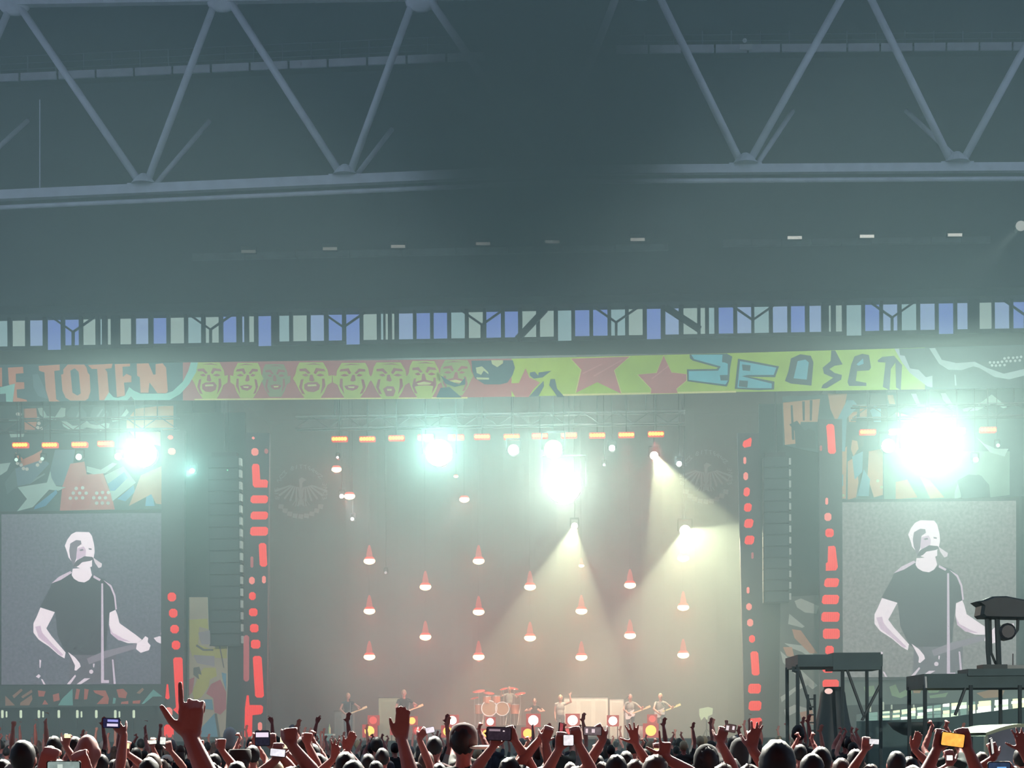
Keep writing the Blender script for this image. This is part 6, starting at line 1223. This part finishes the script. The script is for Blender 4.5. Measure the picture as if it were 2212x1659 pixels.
# ---------------------------------------------------------------- the band
def performer(px, top, v, label, arms=(), hair='brown', shirt=0, skin=2, yaw=math.pi, H=None, lean=(0, 0), base=None, sleeve=.45):
    q = sp(px, 1560, v); p = s2w(q); base = ZS if base is None else base; H = H or (sp(px, top, v).z - base)
    A = [(s, p + Vector((w[0], w[1], base - p.z + w[2] * H / 1.785)), h, Vector(dr), Vector(pn), None) for s, w, h, dr, pn in arms]
    return person((p.x, p.y), H, A, yaw, hair, None, shirt, skin, label, 'band on stage', vox=.013, face=True, lean=lean, base=base, sleeve=sleeve, dec=.6), p
GA = ((1, (-.10, -.26, 1.02), 'relax', (.75, 0, -.6), (0, 1, 0)), (-1, (.40, -.26, 1.17), 'grip', (.3, -.1, .9), (0, -1, 0)))
def guitar(p, base, label, col, H=1.785, flip=1, neck=(220, 200, 150)):
    k = H / 1.785; c = Vector((p.x - .02, p.y - .20, base + 1.0 * k)); t = Thing('guitar', label, 'guitar', c, 'w', 'guitars on stage')
    pts = [(-.22, -.02), (-.2, -.13), (-.08, -.16), (.02, -.1), (.1, -.12), (.17, -.06), (.12, -.01), (.14, .04), (.2, .11), (.08, .1), (0, .08), (-.1, .12), (-.2, .09)]
    R2 = Matrix.Rotation(-.35, 3, 'Y'); g = MB(); g.slab([c + R2 @ Vector((x, 0, z)) for x, z in pts], .045); t.part('body', g, mat('guitar_' + label[:10], srgb(*col), .3))
    g = MB(); g.bar(c + R2 @ Vector((.08, -.01, 0)), c + R2 @ Vector((.62, -.01, 0)), .03, .045); t.part('neck', g, mat('guitar_neck_%d' % neck[0], srgb(*neck), .4)); g = MB(); g.bar(c + R2 @ Vector((.60, -.01, .01)), c + R2 @ Vector((.78, -.01, .02)), .025, .08); t.part('headstock', g, mat('guitar_neck_%d' % neck[0], srgb(*neck), .4))
    g = MB(); g.box((c.x - .08, c.y - .012, c.z - .06), (c.x - .02, c.y + .002, c.z + .04)); t.part('pickup', g, M_BLACK)
    g = MB(); g.tube([c + R2 @ Vector((-.2, .02, .05)), c + Vector((-.12, .04, .42 * k)), c + Vector((.08, .3, .46 * k)), c + Vector((.16, .28, .2 * k))], .012, 5); t.part('strap', g, M_BLACK)
_, p = performer(752, 1497, 3.0, 'guitarist in a dark sleeveless shirt beside the grey amplifier stack', GA, 'blond', 1, 2, sleeve=.1); guitar(p, ZS, 'dark guitar of the first guitarist', (50, 44, 44), 1.7)
_, p = performer(873, 1490, 3.0, 'singer in a black T-shirt with a slung guitar before the grey slab amplifier', GA, 'blond', 0, 2); guitar(p, ZS, 'slim dark guitar of the singer', (36, 34, 38), 1.8)
_, p = performer(1427, 1498, 3.0, 'last guitarist in a white T-shirt farthest from the drum kit', GA, 'blond', 6, 2); guitar(p, ZS, 'guitar with a yellow neck of the last guitarist', (190, 190, 180), 1.7, neck=(230, 226, 150))
_, p = performer(1362, 1506, 3.0, 'crouching long-haired guitarist in a pale shirt beside the amplifier wall', GA, 'grey', 6, 2, H=1.62, lean=(0, 0)); guitar(p, ZS, 'white guitar of the crouching guitarist', (220, 220, 214), 1.6)
performer(1101, 1500, VD + 1.25, 'drummer with raised sticks behind the drum kit', ((1, (-.3, -.3, 1.55), 'fist', (-.2, -.2, .9), (0, -1, 0)), (-1, (.32, -.35, 1.3), 'fist', (.3, -.4, .5), (0, -1, 0))), 'blond', 6, 2, base=zr, H=1.5)
performer(1155, 1508, 4.4, 'musician in dark clothes glowing red beside the drum kit', ((1, (-.2, -.25, 1.25), 'relax', (.5, 0, .5), (0, 1, 0)), (-1, (.2, -.25, 1.2), 'relax', (-.5, 0, .5), (0, 1, 0))), 'black', 0, 2)
performer(1211, 1501, 4.6, 'slim figure with an arm raised before the wide amplifier wall', ((-1, (.34, -.2, 1.75), 'open', (.4, 0, .8), (0, -1, 0)),), 'blond', 6, 2, sleeve=.2)
# drum sticks
# ---------------------------------------------------------------- the distant crowd: a few figures copied many times
FAR = []
for i, arms in enumerate(((), (), ((1, (.2, .1, 1.98), 'open'),), ((-1, (-.24, .1, 1.95), 'fist'), (1, (.22, .12, 2.0), 'open')), ((1, (.1, .3, 1.78), 'grip'), (-1, (-.1, .3, 1.78), 'grip')))):
    A = [(s, Vector(w) + Vector((0, 200 + i, 0)), h, wdir(6 * s), FWD) for s, w, h in arms]
    FAR.append(person((0, 200 + i), 1.74, A, 0, ('black', 'brown', 'blond', 'grey', 'black')[i], None, (0, 3, 6, 2, 5)[i], i % 4, 'small distant spectator', 'distant packed crowd', vox=.026, long=(i == 1)))
finish_people()
rf = random.Random(5); used = list(SPOTS); near_n = len(used)
MARKS = [(0, 'under the first strip lamps'), (150, 'under the last strip lamps'), (330, 'by the pointing hand'), (500, 'under the L-shaped LED column'), (650, 'below the first guitarist'), (810, 'below the singer'), (940, 'by the pale-brimmed hat'), (1060, 'below the drum kit'), (1200, 'below the amplifier wall'), (1330, 'below the crouching guitarist'), (1450, 'below the soft lamp stand'), (1580, 'under the slim LED column'), (1700, 'by the scaffold platform'), (1880, 'in front of the bowl'), (2050, 'by the blue tent'), (9999, '')]
LOOK = ['with short black hair', 'with long brown hair', 'raising one open hand', 'raising both arms', 'joining raised hands']; TONE = ['black', 'navy', 'charcoal', 'grey', 'maroon', 'dark green', 'white']
for n in range(900):
    if len(used) - near_n >= 190: break
    d = rf.uniform(19, 57) if rf.random() < .8 else rf.uniform(40, 58); px = rf.uniform(-40, 2250); x = (px - CX) / F * d
    if any((x - a) ** 2 + (d - b) ** 2 < .34 for a, b in used): continue
    if 1725 < px < 2240 and 38 < d < 52.5: continue
    if px > 2090 and d > 22: continue
    if abs(d - 38) < 1.2 and abs(px - 632) < 70: continue
    used.append((x, d))
    ti = rf.choice((0, 0, 1, 1, 2, 2, 3, 4)) if d > 26 else rf.choice((0, 1, 0, 4)); src = FAR[ti]; tone = (0, 3, 6, 2, 5)[ti]
    first = src.location.y > 150
    o = src if first else src.copy()
    k = rf.uniform(.92, 1.06)
    if not first:
        COL.objects.link(o)
        for ch in list(src.children): c = ch.copy(); COL.objects.link(c); c.parent = o
        for si in range(len(o.material_slots)):
            if si == 1: tone = rf.randrange(7)
            if si in (0, 1): o.material_slots[si].link = 'OBJECT'; o.material_slots[si].material = SHIRTS[tone] if si == 1 else rf.choice(SKINS)
    o.location = (x, d, 0); o.scale = (k, k, k); o.rotation_euler = (0, 0, rf.uniform(-.4, .4))
    o['label'] = '%s distant spectator %s, dressed in %s, %s' % ('small' if d > 38 else 'mid-sized', LOOK[ti], TONE[tone], [m for x0, m in MARKS if x0 <= max(px, 0)][-1])
